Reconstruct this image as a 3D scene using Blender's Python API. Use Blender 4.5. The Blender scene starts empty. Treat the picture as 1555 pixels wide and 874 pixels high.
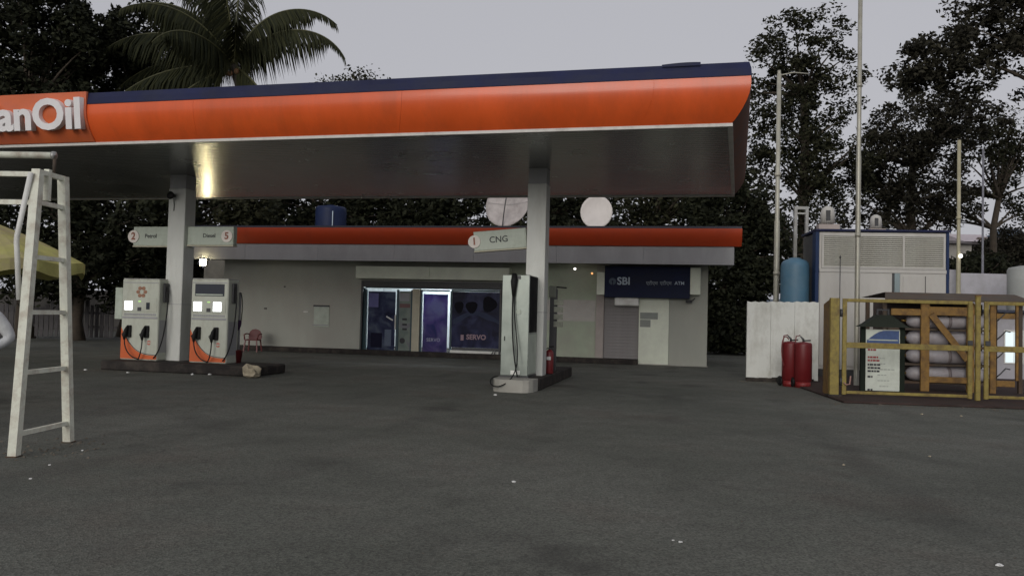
import bpy, bmesh, math, random
import numpy as np
from mathutils import Vector, Matrix
R_ = math.radians
random.seed(7)
SC = bpy.context.scene
COL = SC.collection

# ------------------------------------------------------------------ camera
F, W, H, EYE = 1200.0, 1555, 874, 1.55
PITCH, ROLL = R_(1.9), R_(1.45)
_fw = Vector((0, math.cos(PITCH), math.sin(PITCH)))
_up = Vector((1, 0, 0)).cross(_fw)
CR = Vector((1, 0, 0)) * math.cos(ROLL) + _up * math.sin(ROLL)
CU = Vector((-1, 0, 0)) * math.sin(ROLL) + _up * math.cos(ROLL)
CAMP = Vector((0, 0, EYE))
cam = bpy.data.cameras.new('camera')
cam.sensor_width = 36
cam.lens = F / W * 36
cam.clip_end = 2000
cam.clip_start = 0.05
camo = bpy.data.objects.new('camera', cam)
COL.objects.link(camo)
m = Matrix((CR, CU, -_fw)).transposed().to_4x4()
m.translation = CAMP
camo.matrix_world = m
SC.camera = camo

# ------------------------------------------------------------------ world, sun, exposure
SUN_EL, SUN_AZ = 19.0, 199.0          # behind the camera, to its left
wd = bpy.data.worlds.new('World')
SC.world = wd
wd.use_nodes = True
nt = wd.node_tree
nt.nodes.clear()
sky = nt.nodes.new('ShaderNodeTexSky')
sky.sky_type = 'NISHITA'
sky.sun_disc = False
sky.sun_elevation = R_(SUN_EL)
sky.sun_rotation = R_(SUN_AZ)
sky.dust_density = 4.0
sky.air_density = 1.2
hs = nt.nodes.new('ShaderNodeHueSaturation')
hs.inputs['Saturation'].default_value = 0.16
mixw = nt.nodes.new('ShaderNodeMix')
mixw.data_type = 'RGBA'
mixw.inputs[0].default_value = 0.72
mixw.inputs[7].default_value = (5.05, 5.05, 5.52, 1)
bg = nt.nodes.new('ShaderNodeBackground')
bg.inputs['Strength'].default_value = 0.10
ow = nt.nodes.new('ShaderNodeOutputWorld')
nt.links.new(sky.outputs[0], hs.inputs['Color'])
nt.links.new(hs.outputs[0], mixw.inputs[6])
nt.links.new(mixw.outputs[2], bg.inputs['Color'])
nt.links.new(bg.outputs[0], ow.inputs[0])

sun = bpy.data.lights.new('sun', 'SUN')
sun.energy = 0.8
sun.angle = R_(28)
sun.color = (1.0, 0.96, 0.90)
suno = bpy.data.objects.new('sun', sun)
COL.objects.link(suno)
sd = Vector((math.sin(R_(SUN_AZ)) * math.cos(R_(SUN_EL)), math.cos(R_(SUN_AZ)) * math.cos(R_(SUN_EL)), math.sin(R_(SUN_EL))))
suno.rotation_euler = sd.to_track_quat('Z', 'Y').to_euler()
suno.location = sd * 60

SC.view_settings.view_transform = 'Standard'
SC.view_settings.look = 'None'
SC.view_settings.gamma = 1
SC.view_settings.exposure = 0.0
SC.render.engine = 'CYCLES'
SC.cycles.use_denoising = True
SC.cycles.max_bounces = 6
SC.cycles.sample_clamp_indirect = 4

# ------------------------------------------------------------------ pixel -> place helpers
def ray(x, y):
    return _fw + CR * ((x - W / 2) / F) + CU * ((H / 2 - y) / F)
def G(x, y, z=0.0):
    d = ray(x, y)
    return CAMP + d * ((z - EYE) / d.z)
def AY(x, y, Y):
    d = ray(x, y)
    return CAMP + d * (Y / d.y)
class Fr:
    """upright frame: x to the right along a facade, y into the depth, z up"""
    def __init__(s, p, a):
        s.p = Vector((p[0], p[1], 0)); s.a = a
        s.r = Vector((math.cos(a), -math.sin(a), 0)); s.b = Vector((math.sin(a), math.cos(a), 0))
    def w(s, x, y, z=0):
        return s.p + s.r * x + s.b * y + Vector((0, 0, z))
    def px(s, x, y, d=0.0):
        q = ray(x, y)
        t = (s.p + s.b * d - CAMP).dot(s.b) / q.dot(s.b)
        P = CAMP + q * t
        return (P - s.p).dot(s.r), P.z

# ------------------------------------------------------------------ materials
MATS = {}
def mat(name, col, rough=0.6, metal=0.0, var=0.12, scale=3.0, bump=0.0, bscale=60.0, dirt=None, dirt_amt=0.0, dscale=1.3,
        emit=None, estr=0.0, spec=0.5, streak=0.0, coat=0.0, trans=0.0):
    if name in MATS:
        return MATS[name]
    M = bpy.data.materials.new(name)
    M.use_nodes = True
    n = M.node_tree.nodes; l = M.node_tree.links
    b = n['Principled BSDF']
    b.inputs['Roughness'].default_value = rough
    b.inputs['Metallic'].default_value = metal
    b.inputs['Specular IOR Level'].default_value = spec
    if coat: b.inputs['Coat Weight'].default_value = coat; b.inputs['Coat Roughness'].default_value = 0.14
    if trans: b.inputs['Transmission Weight'].default_value = trans
    tc = n.new('ShaderNodeTexCoord')
    mp = n.new('ShaderNodeMapping')
    l.new(tc.outputs['Object'], mp.inputs[0])
    if streak: mp.inputs['Scale'].default_value = (1, 1, 1 / (1 + streak))
    no = n.new('ShaderNodeTexNoise')
    no.inputs['Scale'].default_value = scale
    no.inputs['Detail'].default_value = 6
    no.inputs['Roughness'].default_value = 0.62
    l.new(mp.outputs[0], no.inputs['Vector'])
    rp = n.new('ShaderNodeMapRange')
    rp.inputs[1].default_value = 0.3; rp.inputs[2].default_value = 0.7
    rp.inputs[3].default_value = 1 - var; rp.inputs[4].default_value = 1 + var
    l.new(no.outputs['Fac'], rp.inputs[0])
    mu = n.new('ShaderNodeMix'); mu.data_type = 'RGBA'; mu.blend_type = 'MULTIPLY'
    mu.inputs[0].default_value = 1
    mu.inputs[6].default_value = (*col, 1)
    l.new(rp.outputs[0], mu.inputs[7])
    out = mu.outputs[2]
    if dirt:
        n2 = n.new('ShaderNodeTexNoise')
        n2.inputs['Scale'].default_value = dscale
        n2.inputs['Detail'].default_value = 9
        n2.inputs['Roughness'].default_value = 0.7
        l.new(mp.outputs[0], n2.inputs['Vector'])
        r2 = n.new('ShaderNodeMapRange')
        r2.inputs[1].default_value = 0.46; r2.inputs[2].default_value = 0.72
        r2.inputs[3].default_value = 0; r2.inputs[4].default_value = dirt_amt
        l.new(n2.outputs['Fac'], r2.inputs[0])
        md = n.new('ShaderNodeMix'); md.data_type = 'RGBA'
        l.new(r2.outputs[0], md.inputs[0]); l.new(out, md.inputs[6])
        md.inputs[7].default_value = (*dirt, 1)
        out = md.outputs[2]
    l.new(out, b.inputs['Base Color'])
    rr = n.new('ShaderNodeMapRange')
    rr.inputs[1].default_value = 0.3; rr.inputs[2].default_value = 0.7
    rr.inputs[3].default_value = max(0.03, rough * 0.85); rr.inputs[4].default_value = min(1, rough * 1.15)
    l.new(no.outputs['Fac'], rr.inputs[0]); l.new(rr.outputs[0], b.inputs['Roughness'])
    if bump:
        n3 = n.new('ShaderNodeTexNoise'); n3.inputs['Scale'].default_value = bscale; n3.inputs['Detail'].default_value = 4
        l.new(tc.outputs['Object'], n3.inputs['Vector'])
        bp = n.new('ShaderNodeBump'); bp.inputs['Strength'].default_value = bump; bp.inputs['Distance'].default_value = 0.01
        l.new(n3.outputs['Fac'], bp.inputs['Height']); l.new(bp.outputs[0], b.inputs['Normal'])
    if emit:
        b.inputs['Emission Color'].default_value = (*emit, 1)
        b.inputs['Emission Strength'].default_value = estr
    MATS[name] = M
    return M

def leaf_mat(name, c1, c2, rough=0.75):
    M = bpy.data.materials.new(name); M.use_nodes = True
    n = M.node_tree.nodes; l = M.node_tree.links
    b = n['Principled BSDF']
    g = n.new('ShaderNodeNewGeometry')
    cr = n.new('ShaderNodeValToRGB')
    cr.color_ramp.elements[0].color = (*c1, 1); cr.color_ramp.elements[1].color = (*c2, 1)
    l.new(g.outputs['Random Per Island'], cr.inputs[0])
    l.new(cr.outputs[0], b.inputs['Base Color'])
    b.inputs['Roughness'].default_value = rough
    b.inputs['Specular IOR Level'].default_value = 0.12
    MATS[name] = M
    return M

def asphalt():
    M = bpy.data.materials.new('asphalt'); M.use_nodes = True
    n = M.node_tree.nodes; l = M.node_tree.links
    b = n['Principled BSDF']
    tc = n.new('ShaderNodeTexCoord')
    def noise(s, d=6, r=0.6):
        x = n.new('ShaderNodeTexNoise'); x.inputs['Scale'].default_value = s; x.inputs['Detail'].default_value = d; x.inputs['Roughness'].default_value = r
        l.new(tc.outputs['Object'], x.inputs['Vector']); return x.outputs['Fac']
    def rng(s, a, c, lo, hi):
        x = n.new('ShaderNodeMapRange'); x.inputs[1].default_value = a; x.inputs[2].default_value = c; x.inputs[3].default_value = lo; x.inputs[4].default_value = hi
        l.new(s, x.inputs[0]); return x.outputs[0]
    def mixc(f, a, c, mode='MIX'):
        x = n.new('ShaderNodeMix'); x.data_type = 'RGBA'; x.blend_type = mode
        for k, v in ((0, f), (6, a), (7, c)):
            if hasattr(v, 'is_output') or isinstance(v, bpy.types.NodeSocket): l.new(v, x.inputs[k])
            else: x.inputs[k].default_value = v
        return x.outputs[2]
    base = mixc(rng(noise(0.22, 8, 0.68), 0.38, 0.62, 0, 1), (0.084, 0.088, 0.073, 1), (0.128, 0.131, 0.112, 1))
    base = mixc(rng(noise(1.7, 9, 0.72), 0.5, 0.78, 0, 0.55), base, (0.055, 0.053, 0.047, 1))      # oily wear
    base = mixc(rng(noise(0.45, 7, 0.66), 0.52, 0.72, 0, 0.6), base, (0.085, 0.068, 0.055, 1))       # brown dust
    v = n.new('ShaderNodeTexVoronoi'); v.inputs['Scale'].default_value = 75; l.new(tc.outputs['Object'], v.inputs['Vector'])
    stone = n.new('ShaderNodeSeparateColor'); l.new(v.outputs['Color'], stone.inputs[0])
    base = mixc(1.0, base, rng(stone.outputs[0], 0, 1, 0.62, 1.4), 'MULTIPLY')
    spk = n.new('ShaderNodeTexVoronoi'); spk.inputs['Scale'].default_value = 7.5; l.new(tc.outputs['Object'], spk.inputs['Vector'])
    base = mixc(rng(spk.outputs['Distance'], 0.0, 0.085, 0.30, 0), base, (0.24, 0.235, 0.21, 1))   # loose pale grit
    dk = n.new('ShaderNodeTexVoronoi'); dk.inputs['Scale'].default_value = 4.1; l.new(tc.outputs['Object'], dk.inputs['Vector'])
    base = mixc(rng(dk.outputs['Distance'], 0.0, 0.07, 0.8, 0), base, (0.02, 0.02, 0.018, 1))
    st = n.new('ShaderNodeTexVoronoi'); st.inputs['Scale'].default_value = 0.42; st.inputs['Randomness'].default_value = 1
    wv = n.new('ShaderNodeVectorMath'); wv.operation = 'ADD'
    nw = n.new('ShaderNodeTexNoise'); nw.inputs['Scale'].default_value = 2.5; l.new(tc.outputs['Object'], nw.inputs['Vector'])
    l.new(tc.outputs['Object'], wv.inputs[0]); l.new(nw.outputs['Color'], wv.inputs[1]); l.new(wv.outputs[0], st.inputs['Vector'])
    base = mixc(rng(st.outputs['Distance'], 0.02, 0.20, 0.72, 0), base, (0.036, 0.034, 0.031, 1))  # oil drips
    def tracks(rot, scl, off, lo, amt, base):
        mp = n.new('ShaderNodeMapping'); mp.inputs['Rotation'].default_value = (0, 0, R_(rot)); mp.inputs['Location'].default_value = (off, 0, 0)
        l.new(tc.outputs['Object'], mp.inputs[0])
        ww = n.new('ShaderNodeTexWave'); ww.inputs['Scale'].default_value = scl; ww.inputs['Distortion'].default_value = 5; ww.inputs['Detail'].default_value = 3; ww.inputs['Detail Scale'].default_value = 0.35
        l.new(mp.outputs[0], ww.inputs['Vector'])
        mm = n.new('ShaderNodeMath'); mm.operation = 'MULTIPLY'
        l.new(rng(ww.outputs['Fac'], lo, 1.0, 0, amt), mm.inputs[0]); l.new(rng(noise(0.35, 6), 0.45, 0.62, 0, 1), mm.inputs[1])
        return mixc(mm.outputs[0], base, (0.04, 0.039, 0.035, 1))
    base = tracks(12, 0.16, 1.0, 0.82, 0.35, base)
    base = tracks(-38, 0.11, 4.0, 0.88, 0.3, base)
    ck = n.new('ShaderNodeTexVoronoi'); ck.feature = 'DISTANCE_TO_EDGE'; ck.inputs['Scale'].default_value = 0.16
    l.new(wv.outputs[0], ck.inputs['Vector'])
    cm_ = n.new('ShaderNodeMath'); cm_.operation = 'MULTIPLY'
    l.new(rng(ck.outputs['Distance'], 0.0, 0.005, 0.45, 0), cm_.inputs[0]); l.new(rng(noise(0.3, 3), 0.5, 0.6, 0, 1), cm_.inputs[1])
    base = mixc(cm_.outputs[0], base, (0.022, 0.021, 0.02, 1))
    l.new(base, b.inputs['Base Color'])
    l.new(rng(noise(1.1), 0.3, 0.7, 0.72, 0.95), b.inputs['Roughness'])
    b.inputs['Specular IOR Level'].default_value = 0.3
    bp = n.new('ShaderNodeBump'); bp.inputs['Strength'].default_value = 0.7; bp.inputs['Distance'].default_value = 0.008
    l.new(v.outputs['Distance'], bp.inputs['Height'])
    bp2 = n.new('ShaderNodeBump'); bp2.inputs['Strength'].default_value = 0.5; bp2.inputs['Distance'].default_value = 0.05
    l.new(noise(1.3, 4), bp2.inputs['Height']); l.new(bp.outputs[0], bp2.inputs['Normal']); l.new(bp2.outputs[0], b.inputs['Normal'])
    return M
MATS['asphalt'] = asphalt()

ORANGE = mat('orange_enamel', (0.72, 0.105, 0.018), 0.42, var=0.10, scale=1.4, dirt=(0.42, 0.075, 0.02), dirt_amt=0.5, dscale=1.7, coat=0.45, streak=4, spec=0.35)
BLUE = mat('navy_sheet', (0.016, 0.020, 0.062), 0.6, var=0.25, scale=1.5, dirt=(0.035, 0.04, 0.06), dirt_amt=0.5, spec=0.2)
WTRIM = mat('white_trim', (0.62, 0.60, 0.56), 0.5, var=0.15, dirt=(0.2, 0.18, 0.15), dirt_amt=0.6, dscale=3)
SOFFIT = mat('soffit_metal', (0.27, 0.275, 0.26), 0.25, metal=0.6, var=0.15, scale=0.8)
COLW = mat('column_cladding', (0.59, 0.60, 0.56), 0.45, var=0.10, scale=2, dirt=(0.33, 0.32, 0.27), dirt_amt=0.5, dscale=1.6, streak=2)
GREYF = mat('grey_fascia', (0.34, 0.34, 0.345), 0.55, var=0.12, scale=1.5, dirt=(0.22, 0.22, 0.22), dirt_amt=0.5, dscale=1.2, streak=2)
PLAST = mat('painted_plaster', (0.405, 0.412, 0.36), 0.85, var=0.10, scale=0.8, bump=0.25, bscale=30, dirt=(0.36, 0.33, 0.29), dirt_amt=0.6, dscale=0.7, streak=1.0)
PLASTG = mat('greenish_plaster', (0.42, 0.47, 0.36), 0.85, var=0.12, scale=1.0, bump=0.25, bscale=30, dirt=(0.36, 0.32, 0.29), dirt_amt=0.7, dscale=0.8)
WPAINT = mat('white_paint', (0.74, 0.74, 0.70), 0.5, var=0.07, scale=4, dirt=(0.36, 0.33, 0.27), dirt_amt=0.45, dscale=2.5)
WDOOR = mat('white_door_paint', (0.76, 0.80, 0.66), 0.5, var=0.05, scale=2, dirt=(0.5, 0.5, 0.42), dirt_amt=0.4)
BEIGE = mat('beige_pillar', (0.50, 0.47, 0.36), 0.7, var=0.1, dirt=(0.3, 0.27, 0.2), dirt_amt=0.4)
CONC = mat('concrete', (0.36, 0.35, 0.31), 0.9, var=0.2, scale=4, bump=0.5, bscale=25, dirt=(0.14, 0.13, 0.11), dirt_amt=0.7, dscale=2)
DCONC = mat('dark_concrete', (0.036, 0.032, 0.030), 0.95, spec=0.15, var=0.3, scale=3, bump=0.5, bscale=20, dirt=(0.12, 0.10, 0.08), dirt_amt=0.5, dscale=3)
REDC = mat('red_oxide_concrete', (0.055, 0.036, 0.032), 0.95, spec=0.15, var=0.35, scale=2.5, bump=0.6, bscale=18, dirt=(0.05, 0.045, 0.04), dirt_amt=0.8, dscale=1.4)
BLACK = mat('black_rubber', (0.012, 0.012, 0.012), 0.6, var=0.2, spec=0.25)
DGREY = mat('dark_grey_metal', (0.06, 0.06, 0.062), 0.5, metal=0.3, var=0.2)
GREYM = mat('galvanised_steel', (0.42, 0.42, 0.40), 0.42, metal=0.6, var=0.18, scale=5, dirt=(0.2, 0.15, 0.1), dirt_amt=0.4, dscale=4)
TRESW = mat('chipped_white_paint', (0.70, 0.71, 0.60), 0.55, var=0.10, scale=7, dirt=(0.25, 0.14, 0.08), dirt_amt=0.6, dscale=6, bump=0.15)
YEL = mat('yellow_paint', (0.27, 0.21, 0.05), 0.6, var=0.22, scale=9, dirt=(0.10, 0.055, 0.025), dirt_amt=0.9, dscale=5)
OCHRE = mat('ochre_paint', (0.26, 0.145, 0.035), 0.65, var=0.25, scale=8, dirt=(0.09, 0.045, 0.02), dirt_amt=0.9, dscale=5)
RED = mat('red_enamel', (0.15, 0.010, 0.012), 0.45, var=0.12, scale=4, dirt=(0.12, 0.02, 0.02), dirt_amt=0.5, dscale=4)
TANKB = mat('blue_plastic', (0.075, 0.17, 0.25), 0.5, var=0.12, scale=2, dirt=(0.14, 0.22, 0.27), dirt_amt=0.6)
TANKD = mat('dark_blue_plastic', (0.010, 0.018, 0.055), 0.5, spec=0.2, var=0.15, scale=2, dirt=(0.02, 0.028, 0.07), dirt_amt=0.4)
ENCW = mat('enclosure_white', (0.50, 0.485, 0.45), 0.5, var=0.06, scale=2, dirt=(0.36, 0.33, 0.29), dirt_amt=0.5, dscale=1.6, streak=2)
ENCB = mat('enclosure_blue', (0.018, 0.036, 0.095), 0.55, spec=0.2, var=0.15, scale=3)
LILAC = mat('lilac_wall_paint', (0.43, 0.42, 0.45), 0.85, var=0.12, scale=1, dirt=(0.25, 0.24, 0.22), dirt_amt=0.6, bump=0.2, bscale=20)
CYLM = mat('cylinder_paint', (0.40, 0.38, 0.40), 0.45, var=0.12, scale=4, dirt=(0.22, 0.15, 0.12), dirt_amt=0.5, dscale=3)
RUST = mat('rusty_sheet', (0.075, 0.058, 0.042), 0.8, var=0.3, scale=4, dirt=(0.10, 0.045, 0.02), dirt_amt=0.8, dscale=3)
SIGNW = mat('sign_white', (0.46, 0.51, 0.43), 0.45, var=0.08, scale=3, dirt=(0.28, 0.31, 0.24), dirt_amt=0.7, dscale=2.5)
LETW = mat('letter_white', (0.78, 0.76, 0.76), 0.45, var=0.06)
INK = mat('black_ink', (0.03, 0.03, 0.035), 0.6, var=0.2)
REDINK = mat('red_ink', (0.32, 0.05, 0.05), 0.6, var=0.2)
ATMB = mat('bank_blue', (0.012, 0.017, 0.046), 0.55, var=0.2, scale=2, spec=0.15)
ATMT = mat('bank_lettering', (0.42, 0.50, 0.58), 0.5, var=0.1)
SHUT = mat('grey_shutter', (0.27, 0.255, 0.25), 0.6, var=0.1, dirt=(0.18, 0.16, 0.15), dirt_amt=0.5)
DISH = mat('dish_paint', (0.64, 0.60, 0.57), 0.55, var=0.08, scale=2, dirt=(0.50, 0.46, 0.42), dirt_amt=0.5, dscale=1.6)
DISHG = mat('weathered_dish_paint', (0.42, 0.385, 0.37), 0.65, var=0.18, scale=3, dirt=(0.22, 0.19, 0.18), dirt_amt=0.8, dscale=2.2)
PUMPW = mat('pump_white', (0.50, 0.52, 0.44), 0.45, var=0.08, scale=3, dirt=(0.28, 0.26, 0.19), dirt_amt=0.6, dscale=2.6, streak=1.5)
STEEL = mat('brushed_steel', (0.26, 0.29, 0.26), 0.33, metal=0.65, var=0.15, scale=2.5, dirt=(0.3, 0.32, 0.28), dirt_amt=0.4)
SCREEN = mat('lit_screen', (0.8, 0.8, 0.85), 0.3, emit=(0.92, 0.95, 1.0), estr=3.5)
LAMPE = mat('lamp_glow', (0.9, 0.9, 0.7), 0.3, emit=(1.0, 0.86, 0.50), estr=120)
TUBE = mat('tube_light_glow', (0.9, 0.9, 0.9), 0.3, emit=(0.82, 0.93, 1.0), estr=170)
PINL = mat('small_bulb_glow', (0.9, 0.9, 0.9), 0.3, emit=(1.0, 0.95, 0.85), estr=6)
INDL = mat('orange_indicator_glow', (0.9, 0.5, 0.2), 0.3, emit=(1.0, 0.45, 0.15), estr=1.2)
GRNL = mat('green_indicator_glow', (0.5, 0.9, 0.3), 0.3, emit=(0.6, 1.0, 0.25), estr=0.5)
PANEL = mat('daylit_pane_glow', (0.7, 0.8, 0.8), 0.3, emit=(0.80, 0.95, 1.0), estr=0.6)  # hut panes: emission stands in for daylight in the window
UMB = mat('umbrella_cloth', (0.40, 0.385, 0.14), 0.9, var=0.2, scale=3.5, dirt=(0.34, 0.27, 0.20), dirt_amt=0.85, dscale=2.2, spec=0.1, bump=0.4, bscale=7)
BARK = mat('bark', (0.07, 0.055, 0.04), 0.95, var=0.35, scale=5, bump=0.8, bscale=12)
BARKP = mat('palm_bark', (0.05, 0.042, 0.033), 0.95, var=0.3, scale=4, bump=0.8, bscale=10)
RACH = mat('frond_stem', (0.075, 0.075, 0.03), 0.6, var=0.2)
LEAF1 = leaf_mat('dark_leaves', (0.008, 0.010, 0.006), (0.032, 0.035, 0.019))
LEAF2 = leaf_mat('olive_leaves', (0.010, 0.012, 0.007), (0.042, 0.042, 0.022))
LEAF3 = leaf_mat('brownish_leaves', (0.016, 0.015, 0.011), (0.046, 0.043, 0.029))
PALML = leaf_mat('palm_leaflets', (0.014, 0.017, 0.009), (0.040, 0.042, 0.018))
CHAIRR = mat('red_plastic', (0.13, 0.020, 0.020), 0.45, var=0.12)
SKIN = mat('skin', (0.16, 0.085, 0.055), 0.6, var=0.1)
SHIRT = mat('white_shirt_cloth', (0.50, 0.51, 0.51), 0.95, var=0.18, scale=9, bump=1.0, bscale=9, dirt=(0.36, 0.37, 0.40), dirt_amt=0.6, dscale=6)
TROUS = mat('dark_trouser_cloth', (0.035, 0.033, 0.045), 0.9, var=0.2)
HAIR = mat('black_hair', (0.012, 0.011, 0.010), 0.6)
STONE = mat('pale_stone', (0.36, 0.31, 0.22), 0.95, var=0.3, scale=9, bump=0.8, bscale=25)
PAPER = mat('white_paper', (0.72, 0.72, 0.70), 0.8, var=0.08)
GPAPER = mat('grey_paper', (0.30, 0.32, 0.29), 0.8, var=0.12)
INTW = mat('interior_wall', (0.7, 0.72, 0.72), 0.8)
HILLM = mat('hazy_hill', (0.075, 0.10, 0.135), 0.95, var=0.2, scale=0.05)
GLASSD = mat('dark_glass', (0.025, 0.03, 0.04), 0.12, var=0.1)
TEALF = mat('teal_frame', (0.025, 0.06, 0.075), 0.45, var=0.15)

# ------------------------------------------------------------------ mesh building
class MB:
    def __init__(s):
        s.v = []; s.f = []; s.sm = []
    def add(s, vs, fs, smooth=False):
        o = len(s.v)
        s.v += [tuple(v) for v in vs]
        s.f += [tuple(i + o for i in f) for f in fs]
        s.sm += [smooth] * len(fs)
        return s
    def box(s, x0, x1, y0, y1, z0, z1, c=0.0):
        x0, x1 = min(x0, x1), max(x0, x1); y0, y1 = min(y0, y1), max(y0, y1); z0, z1 = min(z0, z1), max(z0, z1)
        c = min(c, (x1 - x0) * .3, (y1 - y0) * .3, (z1 - z0) * .3)
        if c <= 0.0005:
            v = [(x, y, z) for z in (z0, z1) for y in (y0, y1) for x in (x0, x1)]
            return s.add(v, [(0, 2, 3, 1), (4, 5, 7, 6), (0, 1, 5, 4), (2, 6, 7, 3), (0, 4, 6, 2), (1, 3, 7, 5)])
        bm = bmesh.new()
        bmesh.ops.create_cube(bm, size=1)
        for v in bm.verts:
            v.co = ((x0 + x1) / 2 + v.co.x * (x1 - x0), (y0 + y1) / 2 + v.co.y * (y1 - y0), (z0 + z1) / 2 + v.co.z * (z1 - z0))
        bmesh.ops.bevel(bm, geom=list(bm.edges), offset=c, segments=1, affect='EDGES')
        bm.verts.index_update()
        s.add([v.co[:] for v in bm.verts], [[v.index for v in f.verts] for f in bm.faces])
        bm.free()
        return s
    def tube(s, pts, r, n=8, cap=True, smooth=True):
        pts = [Vector(p) for p in pts]
        rs = r if isinstance(r, (list, tuple)) else [r] * len(pts)
        vs, fs = [], []
        ref = None
        for i, p in enumerate(pts):
            d = (pts[min(i + 1, len(pts) - 1)] - pts[max(i - 1, 0)]).normalized()
            if ref is None:
                ref = Vector((0, 0, 1)) if abs(d.z) < 0.9 else Vector((1, 0, 0))
            a = (ref - d * ref.dot(d)).normalized(); b = d.cross(a); ref = a
            for k in range(n):
                t = 2 * math.pi * k / n
                vs.append(p + (a * math.cos(t) + b * math.sin(t)) * rs[i])
        for i in range(len(pts) - 1):
            for k in range(n):
                k2 = (k + 1) % n
                fs.append((i * n + k, i * n + k2, (i + 1) * n + k2, (i + 1) * n + k))
        if cap:
            fs.append(tuple(range(n))[::-1]); fs.append(tuple((len(pts) - 1) * n + k for k in range(n)))
        return s.add(vs, fs, smooth)
    def beam(s, a, b, w, d=None):
        """square bar between two points"""
        a, b = Vector(a), Vector(b); d = d or w
        z = (b - a).normalized()
        ref = Vector((0, 1, 0)) if abs(z.y) < 0.9 else Vector((1, 0, 0))
        x = ref.cross(z).normalized(); y = z.cross(x)
        vs = [p + x * (sx * w / 2) + y * (sy * d / 2) for p in (a, b) for sx, sy in ((-1, -1), (1, -1), (1, 1), (-1, 1))]
        return s.add(vs, [(0, 3, 2, 1), (4, 5, 6, 7), (0, 1, 5, 4), (1, 2, 6, 5), (2, 3, 7, 6), (3, 0, 4, 7)])
    def lathe(s, prof, n=20, c=(0, 0, 0), smooth=True, axis='z'):
        vs, fs = [], []
        for (r, z) in prof:
            for k in range(n):
                t = 2 * math.pi * k / n
                p = (r * math.cos(t), r * math.sin(t), z)
                if axis == 'x': p = (p[2], p[0], p[1])
                if axis == 'y': p = (p[0], p[2], p[1])
                vs.append((c[0] + p[0], c[1] + p[1], c[2] + p[2]))
        for i in range(len(prof) - 1):
            for k in range(n):
                k2 = (k + 1) % n
                fs.append((i * n + k, i * n + k2, (i + 1) * n + k2, (i + 1) * n + k))
        fs.append(tuple(range(n))[::-1]); fs.append(tuple((len(prof) - 1) * n + k for k in range(n)))
        return s.add(vs, fs, smooth)
    def prism(s, poly, y0, y1):
        """polygon in x,z pushed along y"""
        n = len(poly)
        vs = [(x, y0, z) for x, z in poly] + [(x, y1, z) for x, z in poly]
        fs = [tuple(range(n)), tuple(range(2 * n - 1, n - 1, -1))] + [(i, i + n, (i + 1) % n + n, (i + 1) % n) for i in range(n)]
        return s.add(vs, fs)
    def build(s, name, material, parent=None, kind=None):
        me = bpy.data.meshes.new(name)
        me.from_pydata(s.v, [], s.f)
        me.polygons.foreach_set('use_smooth', s.sm)
        bm = bmesh.new(); bm.from_mesh(me)
        bmesh.ops.recalc_face_normals(bm, faces=bm.faces)
        bm.to_mesh(me); bm.free()
        me.materials.append(material)
        return mk(name, me, parent, kind)

def mk(name, me, parent=None, kind=None, loc=None):
    o = bpy.data.objects.new(name, me)
    COL.objects.link(o)
    if parent is not None: o.parent = parent
    if kind: o['kind'] = kind
    if loc is not None: o.location = loc
    return o
def thing(name, label, cat, loc=(0, 0, 0), rz=0.0, group=None):
    o = bpy.data.objects.new(name, None)
    COL.objects.link(o)
    o.empty_display_size = 0.2
    o.location = loc; o.rotation_euler = (0, 0, rz)
    o['label'] = label; o['category'] = cat
    if group: o['group'] = group
    return o
def tag(o, label, cat, group=None):
    o['label'] = label; o['category'] = cat
    if group: o['group'] = group
    return o
def copy_tree(o, parent=None):
    c = o.copy(); COL.objects.link(c); c.parent = parent
    for ch in list(o.children):
        copy_tree(ch, c)
    return c
def box(name, m, parent, *a, c=0.004, kind=None):
    return MB().box(*a, c=c).build(name, m, parent, kind)

def text(name, body, size, m, parent, loc, extrude=0.003, bold=0.0, align='CENTER', sx=1.0, rot=(math.pi / 2, 0, 0), space=1.0):
    cu = bpy.data.curves.new(name, 'FONT')
    cu.body = body; cu.size = size; cu.extrude = extrude; cu.offset = bold
    cu.align_x = align; cu.align_y = 'CENTER'; cu.space_character = space
    cu.resolution_u = 4
    t = bpy.data.objects.new(name, cu); COL.objects.link(t)
    bpy.context.view_layer.update()
    me = bpy.data.meshes.new_from_object(t.evaluated_get(bpy.context.evaluated_depsgraph_get()))
    bpy.data.objects.remove(t); bpy.data.curves.remove(cu)
    me.name = name
    me.materials.clear(); me.materials.append(m)
    o = mk(name, me, parent)
    o.location = loc; o.rotation_euler = rot; o.scale = (sx, 1, 1)
    return o

def catenary(a, b, sag, n=10):
    a, b = Vector(a), Vector(b)
    return [a.lerp(b, i / n) - Vector((0, 0, sag * 4 * (i / n) * (1 - i / n))) for i in range(n + 1)]
def bez(p, n=14):
    p = [Vector(q) for q in p]
    out = []
    for i in range(n + 1):
        t = i / n
        q = list(p)
        while len(q) > 1:
            q = [q[k].lerp(q[k + 1], t) for k in range(len(q) - 1)]
        out.append(q[0])
    return out

# ================================================================== SETTING
gm = MB().add([(-400, -150, 0), (400, -150, 0), (400, 700, 0), (-400, 700, 0)], [(0, 1, 2, 3)]).build('ground', MATS['asphalt'], None, 'structure')

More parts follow.
